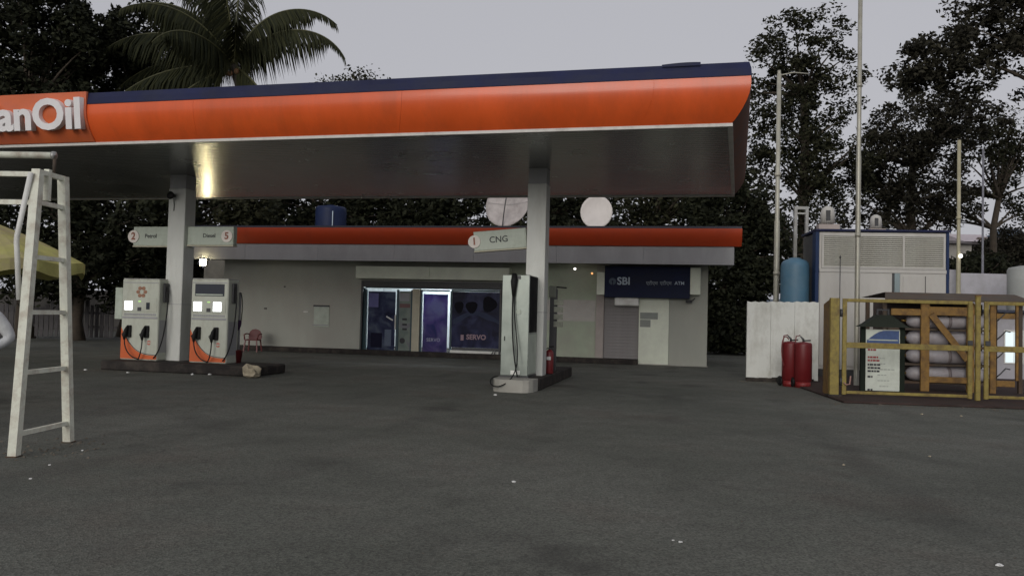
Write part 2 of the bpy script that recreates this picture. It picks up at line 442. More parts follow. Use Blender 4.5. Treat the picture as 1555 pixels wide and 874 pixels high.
# hill far behind the right-hand trees
hv, hf = [], []
NX = 90
for i in range(NX + 1):
    x = -60 + 360 * i / NX
    hgt = 42 * math.exp(-((x - 222) / 48) ** 2) + 9 * math.exp(-((x - 120) / 45) ** 2) + 3 + 0.8 * math.sin(i * 1.1)
    for j, (y, k) in enumerate(((270, 0), (310, 0.62), (350, 1.0), (420, 0.0))):
        hv.append((x, y, hgt * k - 0.5))
for i in range(NX):
    for j in range(3):
        a = i * 4 + j
        hf.append((a, a + 4, a + 5, a + 1))
MB().add(hv, hf, True).build('hill', HILLM, None, 'structure')

# ================================================================== CANOPY
ZS = 4.74
K = G(1110, 190, ZS); K0 = G(0, 223, ZS)
CA = math.atan2(K0.y - K.y, K.x - K0.x)
CF = Fr((K.x, K.y), CA)                       # x to the right (negative = along the canopy), y to the back
LEN, DEP_R, DEP_L = 24.2, 7.75, 5.5
canopy = thing('filling_station_canopy', 'long orange and navy edged flat roof on pale columns over the pump islands', 'canopy', CF.p, -CA)
_bk = G(1114, 297, ZS) - CF.p
SKEW = _bk.dot(CF.r); DEP_R = _bk.dot(CF.b)
_b2 = G(330, 301, ZS) - CF.p
DEP_L = DEP_R + (_b2.dot(CF.b) - DEP_R) / (SKEW - _b2.dot(CF.r)) * (LEN + SKEW)
def ring(o, z):
    return [(0 + o, -o, z), (-LEN - o, -o, z), (-LEN - o, DEP_L + o, z), (SKEW + o, DEP_R + o, z)]
# orange fascia: curved profile, in panels
prof = []
for i in range(13):
    t = i / 12
    prof.append((0.02 + 0.27 * (2.35 * t - 1.35 * t * t), ZS + 0.03 + 0.69 * t))
def lerp2(a, b, t): return tuple(a[k] + (b[k] - a[k]) * t for k in range(3))
def fascia_panel(side, t0, t1, pf, mname, m):
    b = MB(); vs = []; th = 0.02
    for (o, z) in pf:
        r = ring(o, z)
        A, B = r[side], r[(side + 1) % 4]
        L = math.hypot(B[0] - A[0], B[1] - A[1])
        e = 0.002 / L
        vs.append(lerp2(A, B, t0 + e)); vs.append(lerp2(A, B, t1 - e))
    n = len(pf)
    fs = [(2 * i, 2 * i + 1, 2 * i + 3, 2 * i + 2) for i in range(n - 1)]
    b.add(vs, fs, True)
    # returns at the joints give the sheet an edge
    for k in (0, 1):
        edge = [vs[2 * i + k] for i in range(n)]
        back = []
        for (o, z) in pf:
            r = ring(o - th, z); A, B = r[side], r[(side + 1) % 4]
            back.append(lerp2(A, B, t0 if k == 0 else t1))
        b.add(edge + back, [(i, i + 1, i + 1 + n, i + n) for i in range(n - 1)])
    me = bpy.data.meshes.new(mname)
    me.from_pydata(b.v, [], b.f); me.polygons.foreach_set('use_smooth', b.sm)
    me.materials.append(m)
    return mk(mname, me, canopy)
cuts = [0, 0.062, 0.24, 0.41, 0.578, 0.745, 0.91, 1.0]
for a, b_ in zip(cuts[:-1], cuts[1:]):
    fascia_panel(0, a, b_, prof, 'fascia_panel', ORANGE)
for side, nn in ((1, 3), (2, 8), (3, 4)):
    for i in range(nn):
        fascia_panel(side, i / nn, (i + 1) / nn, prof, 'fascia_panel', ORANGE if side != 3 else mat('shaded_end_sheet', (0.085, 0.035, 0.022), 0.75, var=0.35, scale=3, dirt=(0.16, 0.05, 0.02), dirt_amt=0.5, dscale=3, spec=0.2))  # right end panels: shade of the end face put into a dark maroon colour
o9 = prof[-1][0]; z9 = prof[-1][1]
bl = [(o9 - 0.015, z9 + 0.004), (o9 + 0.012, z9 + 0.006), (o9 + 0.002, z9 + 0.13), (o9 - 0.03, z9 + 0.235), (o9 - 0.10, z9 + 0.24), (o9 - 0.10, z9)]
bb = MB()
for side in range(4):
    for k in range(len(bl) - 1):
        r0, r1 = ring(*bl[k]), ring(*bl[k + 1])
        bb.add([r0[side], r0[(side + 1) % 4], r1[(side + 1) % 4], r1[side]], [(0, 1, 2, 3)])
bb.build('roof_edge_band', BLUE, canopy)
# lifted flashing near the right end
fl = MB()
pts = []
for i in range(9):
    t = i / 8
    pts.append((-1.12 + 0.62 * t, -o9 - 0.02, z9 + 0.236 + 0.022 * math.sin(t * math.pi * 0.75)))
fl.add([(x, y, z) for x, y, z in pts] + [(x, y, z9 + 0.20) for x, y, z in pts], [(i, i + 1, i + 10, i + 9) for i in range(8)])
fl.build('lifted_flashing', BLUE, canopy)
# roof deck
rd = MB(); r = ring(o9 - 0.09, z9 + 0.10); r2 = ring(o9 - 0.09, z9 + 0.06)
rd.add(list(r) + list(r2), [(0, 3, 2, 1), (4, 5, 6, 7), (0, 1, 5, 4), (1, 2, 6, 5), (2, 3, 7, 6), (3, 0, 4, 7)]).build('roof_deck', GREYM, canopy)
# white trim below the orange
tb = MB()
tp = [(0.028, ZS + 0.028), (0.028, ZS - 0.025), (-0.05, ZS - 0.025), (-0.05, ZS + 0.028)]
for side in range(4):
    for k in range(4):
        r0, r1 = ring(*tp[k]), ring(*tp[(k + 1) % 4])
        tb.add([r0[side], r0[(side + 1) % 4], r1[(side + 1) % 4], r1[side]], [(0, 1, 2, 3)])
tb.build('bottom_trim', WTRIM, canopy)
# soffit: crowned metal strips running along the canopy
sv, sf = [], []
NS = 46
for i in range(NS):
    for k in range(5):
        q = (i + 0.03 + 0.94 * k / 4) / NS
        crown = 0.0030 * (1 - ((k - 2) / 2) ** 2)
        sv.append((-0.04 + SKEW * q, 0.04 + q * (DEP_R - 0.08), ZS + 0.005 - crown)); sv.append((-LEN + 0.04, 0.04 + q * (DEP_L - 0.08), ZS + 0.005 - crown))
    o = i * 10
    for k in range(4):
        sf.append((o + 2 * k, o + 2 * k + 1, o + 2 * k + 3, o + 2 * k + 2))
MB().add(sv, sf, True).build('soffit_strips', SOFFIT, canopy, 'stuff')
box('soffit_backing', DGREY, canopy, -LEN + 0.1, -0.5, 0.1, DEP_L - 0.1, ZS + 0.02, ZS + 0.06, c=0)
# columns (base points from the islands)
def cl(p): q = p - CF.p; return q.dot(CF.r), q.dot(CF.b)
def column(name_x, y, wd_, dp, z0, label=None):
    c = MB().box(name_x, name_x + wd_, y, y + dp, z0, ZS - 0.33, c=0.012).build('column', COLW, canopy)
    if label: c['label'] = label
    MB().box(name_x + 0.012, name_x + wd_ - 0.012, y + 0.012, y + dp - 0.012, ZS - 0.33, ZS + 0.01, c=0.004).build('column_head', GREYF, c)
    MB().box(name_x - 0.006, name_x + wd_ + 0.006, y - 0.006, y + dp + 0.006, z0 + 1.38, z0 + 1.392).build('joint_strip', GREYF, c)
    return c
yCol = 3.45
xC, _ = CF.px(798, 430, yCol); xL, _ = CF.px(251, 430, yCol)
colCobj = column(xC, yCol, 0.42, 0.42, 0.22)
colLobj = column(xL, yCol, 0.47, 0.42, 0.20)
column(xL - (xC - xL), yCol, 0.47, 0.42, 0.0)
# sooty stain holder (loudspeaker horn) on left column
hb = MB()
hb.lathe([(0.03, 0), (0.05, -0.06), (0.095, -0.16), (0.10, -0.17), (0.02, -0.165)], 14, (xL + 0.17, yCol, 4.22), axis='y')
hb.tube([(xL + 0.17, yCol - 0.03, 4.16), (xL + 0.17, yCol - 0.012, 3.95), (xL + 0.165, yCol - 0.01, 3.86)], 0.009, 6)
hb.build('wall_horn', BLACK, colLobj)
# raised sign panel with lettering
xs1, _ = CF.px(131, 185, -0.3)
xs0 = xs1 - 4.75
zt0 = ZS + 0.04
sp = []
for (o_, z_) in prof:
    sp.append((o_ + 0.035, z_ + 0.005))
sp += [(o9 + 0.04, z9 + 0.12), (o9 + 0.045, z9 + 0.245)]
sg = MB(); n = len(sp)
vs = [(xs0, -o, z) for o, z in sp] + [(xs1, -o, z) for o, z in sp]
sg.add(vs, [(i, i + 1, i + 1 + n, i + n) for i in range(n - 1)], True)
vs2 = [(xs0, -o + 0.05, z) for o, z in sp] + [(xs1, -o + 0.05, z) for o, z in sp]
sg.add(vs2, [(i, i + n, i + 1 + n, i + 1) for i in range(n - 1)], True)
for xx in (xs0, xs1):
    sg.add([(xx, -o, z) for o, z in sp] + [(xx, -o + 0.05, z) for o, z in sp], [(i, i + 1, i + 1 + n, i + n) for i in range(n - 1)])
sg.add([(xs0, -sp[-1][0], sp[-1][1]), (xs1, -sp[-1][0], sp[-1][1]), (xs1, -sp[-1][0] + 0.05, sp[-1][1]), (xs0, -sp[-1][0] + 0.05, sp[-1][1])], [(0, 1, 2, 3)])
signp = sg.build('sign_panel', mat('sign_orange', (0.60, 0.13, 0.04), 0.4, var=0.12, scale=1.2, dirt=(0.42, 0.12, 0.10), dirt_amt=0.6, dscale=0.9), canopy)
tilt = R_(7)
text('lettering', 'IndianOil', 0.82, LETW, signp, (xs1 - 0.02, -o9 - 0.06, zt0 + 0.46), extrude=0.06, bold=0.026, align='RIGHT', sx=1.13, rot=(math.pi / 2 + tilt, 0, 0))

# ================================================================== ISLANDS
IL0 = G(150, 561); IL1 = G(386, 572)
xa, ya = cl(IL0); xb, yb = cl(IL1)
islL = MB()
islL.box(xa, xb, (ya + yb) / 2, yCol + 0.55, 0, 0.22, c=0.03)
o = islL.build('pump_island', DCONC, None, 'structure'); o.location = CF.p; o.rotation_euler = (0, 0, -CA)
# small centre island running into the depth
xi0, _ = CF.px(764, 585, 2.3); xi1, _ = CF.px(808, 590, 2.0)
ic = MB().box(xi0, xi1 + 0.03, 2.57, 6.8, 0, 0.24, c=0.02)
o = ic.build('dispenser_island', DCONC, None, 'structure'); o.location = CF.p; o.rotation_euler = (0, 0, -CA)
xm0, _ = CF.px(744, 590, 2.0)
nose = MB()
pl = []
for i in range(9):
    t = math.pi + math.pi * i / 8
    pl.append(((xm0 + xi1) / 2 + (xi1 - xm0) / 2 * math.copysign(abs(math.cos(t)) ** 0.6, math.cos(t)), 2.56 - 0.62 * abs(math.sin(t)) ** 0.5))
N = len(pl)
nose.add([(x, y, 0) for x, y in pl] + [(x, y, 0.25) for x, y in pl], [tuple(range(N, 2 * N))] + [(i, i + 1, i + 1 + N, i + N) for i in range(N - 1)] + [(N - 1, 0, N, 2 * N - 1)])
o = nose.build('island_nose', CONC, None, 'structure'); o.location = CF.p; o.rotation_euler = (0, 0, -CA)

# ================================================================== FUEL DISPENSERS
def dispenser(xpx0, xpx1, ytop, label, screens, flower):
    d = yCol - 0.32
    x0, _ = CF.px(xpx0, 490, d); x1, _ = CF.px(xpx1, 490, d); _, zt = CF.px((xpx0 + xpx1) / 2, ytop, d)
    w = x1 - x0; h = zt - 0.22; dp = 0.46
    t = thing('fuel_dispenser', label, 'fuel dispenser', CF.w((x0 + x1) / 2, d, 0.22), -CA, 'fuel dispensers beside the pale column')
    a = w / 2
    MB().box(-a, a, 0, dp, 0, h, c=0.02).build('cabinet', PUMPW, t)
    MB().box(-a + 0.012, a - 0.012, 0.012, dp - 0.012, h, h + 0.025, c=0.008).build('lid', GREYM, t)
    MB().box(-a + 0.03, a - 0.03, -0.012, 0.001, h * 0.515, h * 0.54, c=0.003).build('face_trim', GREYF, t)
    MB().box(-a + 0.03, a - 0.03, -0.008, 0.001, h * 0.955, h * 0.965).build('face_trim', GREYF, t)
    # header
    if flower:
        fb = MB()
        for k in range(6):
            an = k * math.pi / 3
            c_ = (0.03 + 0.10 * math.cos(an), h * 0.845 + 0.10 * math.sin(an))
            fb.prism([(c_[0] + 0.055 * math.cos(q * math.pi / 4 + an) , c_[1] + 0.048 * math.sin(q * math.pi / 4 + an)) for q in range(8)], -0.005, 0.0)
        fb.build('header_emblem', mat('emblem_print', (0.30, 0.15, 0.09), 0.6, var=0.4, scale=20), t)
    else:
        hd = MB().box(-a + 0.10, a - 0.10, -0.004, 0.001, h * 0.80, h * 0.945).build('header_window', GLASSD, t)
        MB().box(-a + 0.12, a - 0.14, -0.008, -0.0041, h * 0.81, h * 0.825).build('header_print', SIGNW, hd)
    bez_ = MB().box(-a + 0.05, a - 0.05, -0.010, 0.001, h * 0.60, h * 0.775, c=0.004).build('control_panel', PUMPW, t)
    for k, on in enumerate(screens):
        cx = (-0.5 if k == 0 else 0.36) * w * 0.62
        if on:
            MB().box(cx - 0.105, cx + 0.105, -0.018, -0.009, h * 0.62, h * 0.728, c=0.006).build('lit_display', SCREEN, bez_)
        else:
            MB().box(cx - 0.055, cx + 0.045, -0.016, -0.009, h * 0.63, h * 0.715, c=0.006).build('dark_display', GLASSD, bez_)
    MB().box(-0.065, 0.045, -0.018, -0.009, h * 0.61, h * 0.655, c=0.004).build('keypad', DGREY, bez_)
    MB().box(-0.045, 0.025, -0.016, -0.009, h * 0.722, h * 0.733).build('indicator', GRNL, bez_)
    # print line
    pm = MB()
    random.seed(3)
    xx = -a + 0.07
    while xx < a - 0.1:
        l_ = random.uniform(0.02, 0.05)
        pm.box(xx, xx + l_, -0.006, 0.0, h * 0.553, h * 0.578); xx += l_ + 0.010
    pm.build('printed_line', GREYF, t)
    # orange swoosh on the lower face
    sw = []
    for i in range(15):
        u = i / 14
        sw.append((-a + 0.012 + (w - 0.024) * u, 0.035 + h * (0.045 + 0.34 * (1 - u) ** 3.2)))
    MB().prism([(-a + 0.012, 0.03)] + sw + [(a - 0.012, 0.03)], -0.004, 0.0).build('swoosh_print', mat('swoosh_orange', (0.60, 0.12, 0.03), 0.45, var=0.1), t)
    dl = [(x + 0.004, -0.007, z + 0.018) for x, z in sw[1:]]
    MB().tube(dl, 0.007, 5).build('swoosh_line', INK, t)
    ro = MB().lathe([(0.055, -0.006), (0.055, 0.0)], 18, (a * 0.55, 0, h * 0.22), axis='y', smooth=False).build('round_emblem', mat('emblem_red', (0.50, 0.16, 0.12), 0.5), t)
    MB().box(a * 0.55 - 0.06, a * 0.55 + 0.06, -0.010, -0.0061, h * 0.213, h * 0.227).build('emblem_bar', SIGNW, ro)
    # nozzle boots, nozzles, hoses
    for sx in (-0.26, 0.22):
        bt = MB().box(sx * w - 0.06, sx * w + 0.06, -0.05, 0.001, h * 0.28, h * 0.43, c=0.012).build('nozzle_boot', BLACK, t)
        nz = MB()
        cx = sx * w
        nz.tube([(cx - 0.01, -0.07, h * 0.42), (cx - 0.03, -0.10, h * 0.37), (cx - 0.05, -0.12, h * 0.30), (cx - 0.04, -0.12, h * 0.25)], [0.02, 0.04, 0.045, 0.022], 8)
        nz.tube([(cx - 0.03, -0.12, h * 0.36), (cx - 0.11, -0.13, h * 0.32), (cx - 0.05, -0.12, h * 0.27)], 0.012, 6)
        nz.build('nozzle', BLACK, bt)
    hz = MB()
    hz.tube(bez([(-0.26 * w - 0.04, -0.12, h * 0.25), (-0.26 * w - 0.02, -0.14, 0.28), (-0.15 * w, -0.14, 0.06), (0.1 * w, -0.10, 0.03)]), 0.014, 7)
    hz.tube(bez([(0.22 * w - 0.04, -0.12, h * 0.25), (0.22 * w - 0.03, -0.14, 0.30), (0.16 * w, -0.14, 0.10), (0.05 * w, -0.08, 0.02)]), 0.014, 7)
    hz.tube(bez([(a + 0.02, 0.22, h * 0.93), (a + 0.16, 0.2, h * 0.9), (a + 0.12, 0.15, 0.5), (a + 0.05, 0.05, 0.25), (a - 0.06, -0.05, 0.06)]), 0.015, 7)
    hz.tube(bez([(-a - 0.02, 0.22, h * 0.93), (-a - 0.13, 0.2, h * 0.9), (-a - 0.10, 0.15, 0.5), (-a - 0.02, 0.05, 0.1)]), 0.015, 7)
    hz.build('hoses', BLACK, t)
    MB().box(a + 0.0, a + 0.05, 0.14, 0.30, h * 0.72, h * 0.96, c=0.01).build('hose_outlet', DGREY, t)
    MB().box(a + 0.001, a + 0.006, 0.05, 0.40, h * 0.10, h * 0.50).build('side_hatch', GREYF, t)
    return t, a, h
dL, aL, hL = dispenser(184, 240, 424, 'white fuel dispenser with one glowing screen and a flower emblem on top', (True, False), True)
b_ = MB().box(-aL - 0.24, -aL - 0.03, 0.05, 0.16, hL * 0.50, hL * 0.895, c=0.008)
b_.box(-aL - 0.05, -aL + 0.01, 0.08, 0.14, hL * 0.6, hL * 0.66).build('side_display_box', SIGNW, dL)
dR, aR, hR = dispenser(289, 345, 424, 'white fuel dispenser with two glowing screens and a dark header window', (True, True), False)

# lane signs on the columns
def lane_sign(x0, x1, z0, z1, y, num, word, circle_right, label, tiltx=0.0, wsize=0.11):
    t = thing('lane_sign', label, 'sign', CF.w((x0 + x1) / 2, y, z0), -CA - tiltx, 'lane signs fixed to the canopy columns')
    w = x1 - x0; h = z1 - z0
    body = MB().box(-w / 2, w / 2, 0, 0.16, 0, h, c=0.012).build('sign_box', SIGNW, t)
    MB().box(-w / 2 - 0.004, w / 2 + 0.004, -0.006, 0.166, -0.03, -0.001).build('bottom_rail', BEIGE, t)
    cx = (w / 2 - 0.17) if circle_right else (-w / 2 + 0.02)
    dsc = MB().lathe([(h * 0.33, -0.022), (h * 0.33, -0.001)], 24, (cx, 0, h * 0.48), axis='y', smooth=False).build('number_disc', mat('disc_white', (0.74, 0.68, 0.62), 0.5), t)
    text('number', num, h * 0.52, mat('number_print', (0.28, 0.10, 0.06), 0.6), dsc, (cx, -0.026, h * 0.48), extrude=0.002, bold=0.006)
    text('word', word, wsize * 1.25, INK, t, (-0.02 * w, -0.004, h * 0.5), extrude=0.002, bold=0.002)
    return t
yS = yCol + 0.12
x0, z1 = CF.px(203, 344, yS); x1, z0 = CF.px(251, 373, yS)
lane_sign(x0, xL - 0.003, z0, z1, yS, '2', 'Petrol', False, 'pale lane sign numbered 2 left of the fuel pump column')
x0, z1 = CF.px(296, 344, yS); x1, z0 = CF.px(354, 372, yS)
lane_sign(xL + 0.473, x1, z0, z1, yS, '5', 'Diesel', True, 'pale lane sign with a number disc at its right end beside the glowing pumps')
x0, z1 = CF.px(719, 347, yCol - 0.1); x1, z0 = CF.px(797, 380, yCol + 0.1)
zc = CF.px(770, 363, yCol)[1]
cng_sign = lane_sign(x0 - 0.02, xC - 0.004, zc - 0.215, zc + 0.215, yCol + 0.06, '1', 'CNG', False, 'pale sign box reading CNG on the middle column', 0.0, wsize=0.155)

cng_sign.rotation_euler = (0, -R_(4.5), -CA)

# ================================================================== CNG DISPENSER
yD = 2.62
x0, _ = CF.px(761, 500, yD); x1, _ = CF.px(803, 500, yD); _, zt = CF.px(785, 417, yD)
hD = zt - 0.24
dpD = yCol - yD + 0.55
w = x1 - x0; a = w / 2
gd = thing('gas_dispenser', 'tall brushed steel gas dispenser with black hoses in front of the middle column', 'gas dispenser', CF.w((x0 + x1) / 2, yD, 0.24), -CA)
dpD = yCol - yD - 0.02
MB().box(-a, a, 0, dpD, 0.04, hD, c=0.012).build('cabinet', STEEL, gd)
MB().box(-a - 0.01, a + 0.01, -0.01, dpD + 0.01, 0, 0.04).build('base_frame', DGREY, gd)
MB().box(a - 0.002, a + 0.006, 0.02, dpD - 0.02, hD * 0.44, hD - 0.02, c=0.002).build('side_window', mat('matt_black_panel', (0.012, 0.011, 0.013), 0.7, spec=0.08), gd)
MB().box(a - 0.002, a + 0.005, 0.03, dpD - 0.03, 0.08, hD * 0.42, c=0.002).build('side_hatch', SIGNW, gd)
MB().box(-0.10, 0.10, -0.010, 0.001, hD - 0.09, hD - 0.02, c=0.004).build('hose_bracket', DGREY, gd)
br = MB()
br.tube([(-0.03, -0.03, hD + 0.02), (-0.03, -0.07, hD - 0.15), (-0.03, -0.08, hD - 0.45)], [0.05, 0.07, 0.03], 8)
br.lathe([(0.03, -0.05), (0.055, -0.03), (0.055, 0.03), (0.03, 0.05)], 10, (-0.03, -0.07, hD - 0.2))
br.tube([(-0.10, -0.06, hD - 0.13), (0.05, -0.06, hD - 0.10)], 0.014, 6)
br.build('fill_valve', BLACK, gd)
hs_ = MB()
hs_.tube(bez([(-0.04, -0.08, hD - 0.35), (-0.05, -0.09, hD * 0.6), (-0.05, -0.09, hD * 0.35), (0.05, -0.10, hD * 0.1), (0.11, -0.14, 0.03)]), 0.015, 7)
hs_.tube(bez([(-0.02, -0.08, hD - 0.35), (-0.01, -0.09, hD * 0.5), (0.07, -0.1, hD * 0.4), (0.18, -0.11, hD * 0.12), (0.18, -0.2, 0.06), (0.16, -0.62, 0.05), (0.1, -0.80, 0.0), (-0.05, -0.80, -0.3), (-0.3, -0.80, -0.25), (-0.45, -0.78, -0.05), (-0.38, -0.4, 0.06), (-0.3, -0.2, 0.03)], 30), 0.013, 7)
hs_.build('hoses', BLACK, gd)
MB().lathe([(0.055, -0.012), (0.055, 0.001)], 16, (0.07, 0, hD * 0.64), axis='y', smooth=False).build('round_label', SIGNW, gd)
MB().box(-a + 0.07, -a + 0.09, -0.012, 0.001, hD * 0.355, hD * 0.40).build('lock', BLACK, gd)
MB().box(-a + 0.22, -a + 0.42, -0.003, 0.001, 0.07, 0.15).build('sticker', WPAINT, gd)

# instrument post behind the column
xp, zp = CF.px(841, 434, 4.9)
ip = thing('instrument_post', 'dark instrument post with an arm and small plates behind the middle column', 'post', CF.w(xp, 4.9, 0.24), -CA)
MB().box(-0.085, 0.075, 0, 0.14, 0, zp - 0.31, c=0.01).build('post', DGREY, ip)
MB().box(-0.11, 0.06, -0.02, 0.16, zp - 0.51, zp - 0.24, c=0.01).build('meter_box', mat('olive_grey', (0.14, 0.15, 0.12), 0.6), ip)
MB().beam((-0.10, 0.05, zp - 0.25), (0.30, 0.05, zp - 0.28), 0.035).build('arm', BLACK, ip)
for k in range(4):
    z = zp - 0.62 - 0.17 * k
    MB().box(0.02, 0.24, -0.03, -0.004, z - 0.065, z + 0.065, c=0.004).build('plate', mat('plate_grey', (0.24, 0.25, 0.20), 0.6, var=0.3, scale=12), ip)

def extinguisher(loc, rz, h, r, label, group=None):
    t = thing('fire_extinguisher', label, 'fire extinguisher', loc, rz, group)
    MB().lathe([(r * 0.92, 0), (r, 0.02), (r, h * 0.74), (r * 0.86, h * 0.80), (r * 0.45, h * 0.855), (r * 0.28, h * 0.87)], 20).build('cylinder', RED, t)
    MB().lathe([(r * 0.28, h * 0.865), (r * 0.30, h * 0.92), (r * 0.18, h * 0.95)], 10).build('valve', DGREY, t)
    hd = MB().beam((-r * 0.2, 0, h * 0.94), (r * 1.1, 0, h * 0.97), 0.02).beam((-r * 0.2, 0, h * 0.965), (r * 1.0, 0, h), 0.02)
    hd.build('handle', BLACK, t)
    MB().tube(bez([(-r * 0.2, 0, h * 0.92), (-r * 1.8, 0, h * 0.9), (-r * 1.4, -0.02, h * 0.5), (-r * 1.05, -0.02, h * 0.3)]), 0.011, 6).build('hose', BLACK, t)
    MB().box(-r * 0.5, r * 0.5, -r - 0.004, -r * 0.7, h * 0.5, h * 0.62).build('label_plate', PAPER, t)
    return t
xe, _ = CF.px(834, 560, 4.2)
extinguisher(CF.w(xe, 4.2, 0.24), -CA, 0.62, 0.095, 'small red fire extinguisher standing on the middle island beside the column')

# ================================================================== SHOP BUILDING
BA = R_(12.0)
BP = G(1073, 557)
BF = Fr((BP.x, BP.y), BA)
bx_, bz_ = BF.px, None
PL = 0.17
shop = thing('service_shop', 'low pale shop building with red-orange fascia, glazed front and bank cash point', 'building', BF.p, -BA)
def fx(x, d=0.0, y=480): return BF.px(x, y, d)[0]
def fz(y, x, d=0.0): return BF.px(x, y, d)[1]
xl = fx(338); xr = 0.0
zroof = 3.75
xs_l, xs_r = fx(549), fx(762)
xg_r = fx(905)
xp_r = fx(917)
xa_r = fx(970); xd_r = fx(1016)
zs_t = fz(436, 650)                    # top of shop opening
zs_b = PL + 0.02
WT = 0.2
box('wall', PLAST, shop, xl, xs_l, 0, WT, PL, zroof, c=0.006)['label'] = 'plain off-white plaster wall with worn patches'
box('wall', PLAST, shop, xs_l, xs_r, 0, WT, zs_t, zroof, c=0.0)
box('wall', PLASTG, shop, xs_r, xg_r, 0, WT, PL, zroof, c=0.0)
box('wall', PLAST, shop, xd_r, xr, 0, WT, 0.02, zroof, c=0.006)
box('wall', PLAST, shop, xg_r, xd_r, 0, WT, 2.45, zroof, c=0.0)
box('wall', PLAST, shop, -WT, 0, WT, 5.2, 0.02, zroof, c=0.0)
box('wall', PLAST, shop, xl, 0, 5.2, 5.4, 0.0, zroof, c=0.0)
box('wall', PLAST, shop, xl, xl + WT, WT, 5.2, 0.0, zroof, c=0.0)
xw = fx(250, 0.0)
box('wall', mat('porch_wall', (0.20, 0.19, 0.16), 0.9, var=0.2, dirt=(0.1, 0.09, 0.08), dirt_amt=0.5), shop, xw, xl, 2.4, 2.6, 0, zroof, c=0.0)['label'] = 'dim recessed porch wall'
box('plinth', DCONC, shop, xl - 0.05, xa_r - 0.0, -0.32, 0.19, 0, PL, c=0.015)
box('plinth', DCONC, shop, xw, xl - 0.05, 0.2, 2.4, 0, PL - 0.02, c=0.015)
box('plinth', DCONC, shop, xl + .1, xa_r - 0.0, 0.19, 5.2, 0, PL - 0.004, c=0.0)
# dado tint lines: slightly proud lower skim patches left by repainting
box('repainted_patch', mat('patch_plaster', (0.52, 0.50, 0.46), 0.85, var=0.1, dirt=(0.40, 0.36, 0.34), dirt_amt=0.5), shop, xs_r + 0.02, xg_r - 0.02, -0.004, 0.0, fz(487, 870), fz(455, 870), c=0)
box('pilaster', mat('pinkish_plaster', (0.42, 0.37, 0.34), 0.85, var=0.1, dirt=(0.5, 0.48, 0.42), dirt_amt=0.5), shop, xg_r, xp_r, -0.07, WT, PL + 0.002, 2.6, c=0.006)
# ATM part: grey shutter door in slats, white door, patches
zsh0, zsh1 = PL, 2.45
nsl = 22
slm = MB().box(0, xa_r - xp_r, -0.012, 0.012, 0, (zsh1 - zsh0) / nsl - 0.006, c=0.005)
s0 = None
shd = MB().box(xp_r, xa_r, 0.05, 0.08, zsh0, zsh1).build('roller_door', SHUT, shop)
for k in range(nsl):
    if s0 is None:
        s0 = slm.build('slat', SHUT, shd); s0.location = (xp_r, 0.04, zsh0 + 0.003)
    else:
        c = s0.copy(); COL.objects.link(c); c.parent = shd; c.location = (xp_r, 0.04, zsh0 + 0.003 + k * (zsh1 - zsh0) / nsl)
dw = MB().box(xa_r + 0.004, xd_r - 0.004, -0.03, 0.05, 0.02, 2.46, c=0.006).build('white_door', WDOOR, shop)
for (u0, v0, u1, v1) in ((972, 474, 999, 484), (972, 485, 988, 496)):
    MB().box(fx(u0, -0.03), fx(u1, -0.03), -0.034, -0.029, fz(v1, u0, -.03), fz(v0, u0, -.03)).build('grey_notice', GPAPER, dw)
box('sill', CONC, shop, xa_r, 0.03, -0.05, 0.0, 0, 0.03)
# bank sign
d_ = -0.42
sx0, sx1 = fx(917, d_), fx(1047, d_); sz1, sz0 = fz(404, 980, d_), fz(452, 980, d_)
bs = MB().box(sx0, sx1, d_, 0.0, sz0, sz1, c=0.01).build('bank_sign_box', ATMB, shop)
text('sign_letters', 'SBI', 0.34, ATMT, bs, (fx(946, d_), d_ - 0.006, fz(427, 946, d_)), extrude=0.004, bold=0.008)
kh = MB()
kx, kz = fx(929, d_), fz(427, 929, d_)
kh.lathe([(0.115, -0.008), (0.115, 0)], 22, (kx, d_, kz), axis='y', smooth=False)
kho = kh.build('round_bank_emblem', mat('emblem_dim_blue', (0.05, 0.085, 0.13), 0.5), bs)
MB().box(kx - 0.014, kx + 0.014, d_ - 0.012, d_ - 0.008, kz - 0.115, kz - 0.02).lathe([(0.03, -0.012), (0.03, -0.008)], 12, (kx, d_, kz), axis='y', smooth=False).build('emblem_keyhole', ATMB, bs)
for px_, tx in ((989, 'एटीएम'), (1010, 'एटीएम'), (1031, 'ATM')):
    text('sign_letters', tx, 0.15, ATMT if tx == 'ATM' else mat('dim_lettering', (0.22, 0.26, 0.30), 0.5), bs, (fx(px_, d_), d_ - 0.006, fz(430, px_, d_)), extrude=0.003, bold=0.002)
box('sign_side_panel', WDOOR, shop, fx(1047, d_) + 0.004, fx(1063, d_), d_ + 0.02, 0.0, fz(447, 1055, d_), fz(406, 1055, d_))
box('sign_side_panel', WDOOR, shop, fx(905, d_), fx(917, d_) - 0.004, d_ + 0.02, 0.0, fz(447, 911, d_), fz(413, 911, d_))
lb = MB()
pts = []
lx0, lx1, lz0, lz1 = fx(930, -.3), fx(972, -.3), fz(465, 950, -.3), fz(456, 950, -.3)
lb.box(lx0 + 0.06, lx1 - 0.05, -0.34, -0.02, lz0 + 0.02, lz1 + 0.10, c=0.03)
lb.build('downlight_cover', WPAINT, shop)
cm = MB()
cmx, cmz = fx(1050, -.25), fz(457, 1050, -.25)
cm.tube([(cmx + 0.1, -0.02, cmz + 0.1), (cmx + 0.02, -0.2, cmz + 0.02)], 0.018, 6).lathe([(0.05, -0.14), (0.05, 0.05), (0.03, 0.06)], 12, (cmx - 0.05, -0.25, cmz - 0.01), axis='x')
cm.build('small_camera', DGREY, shop)
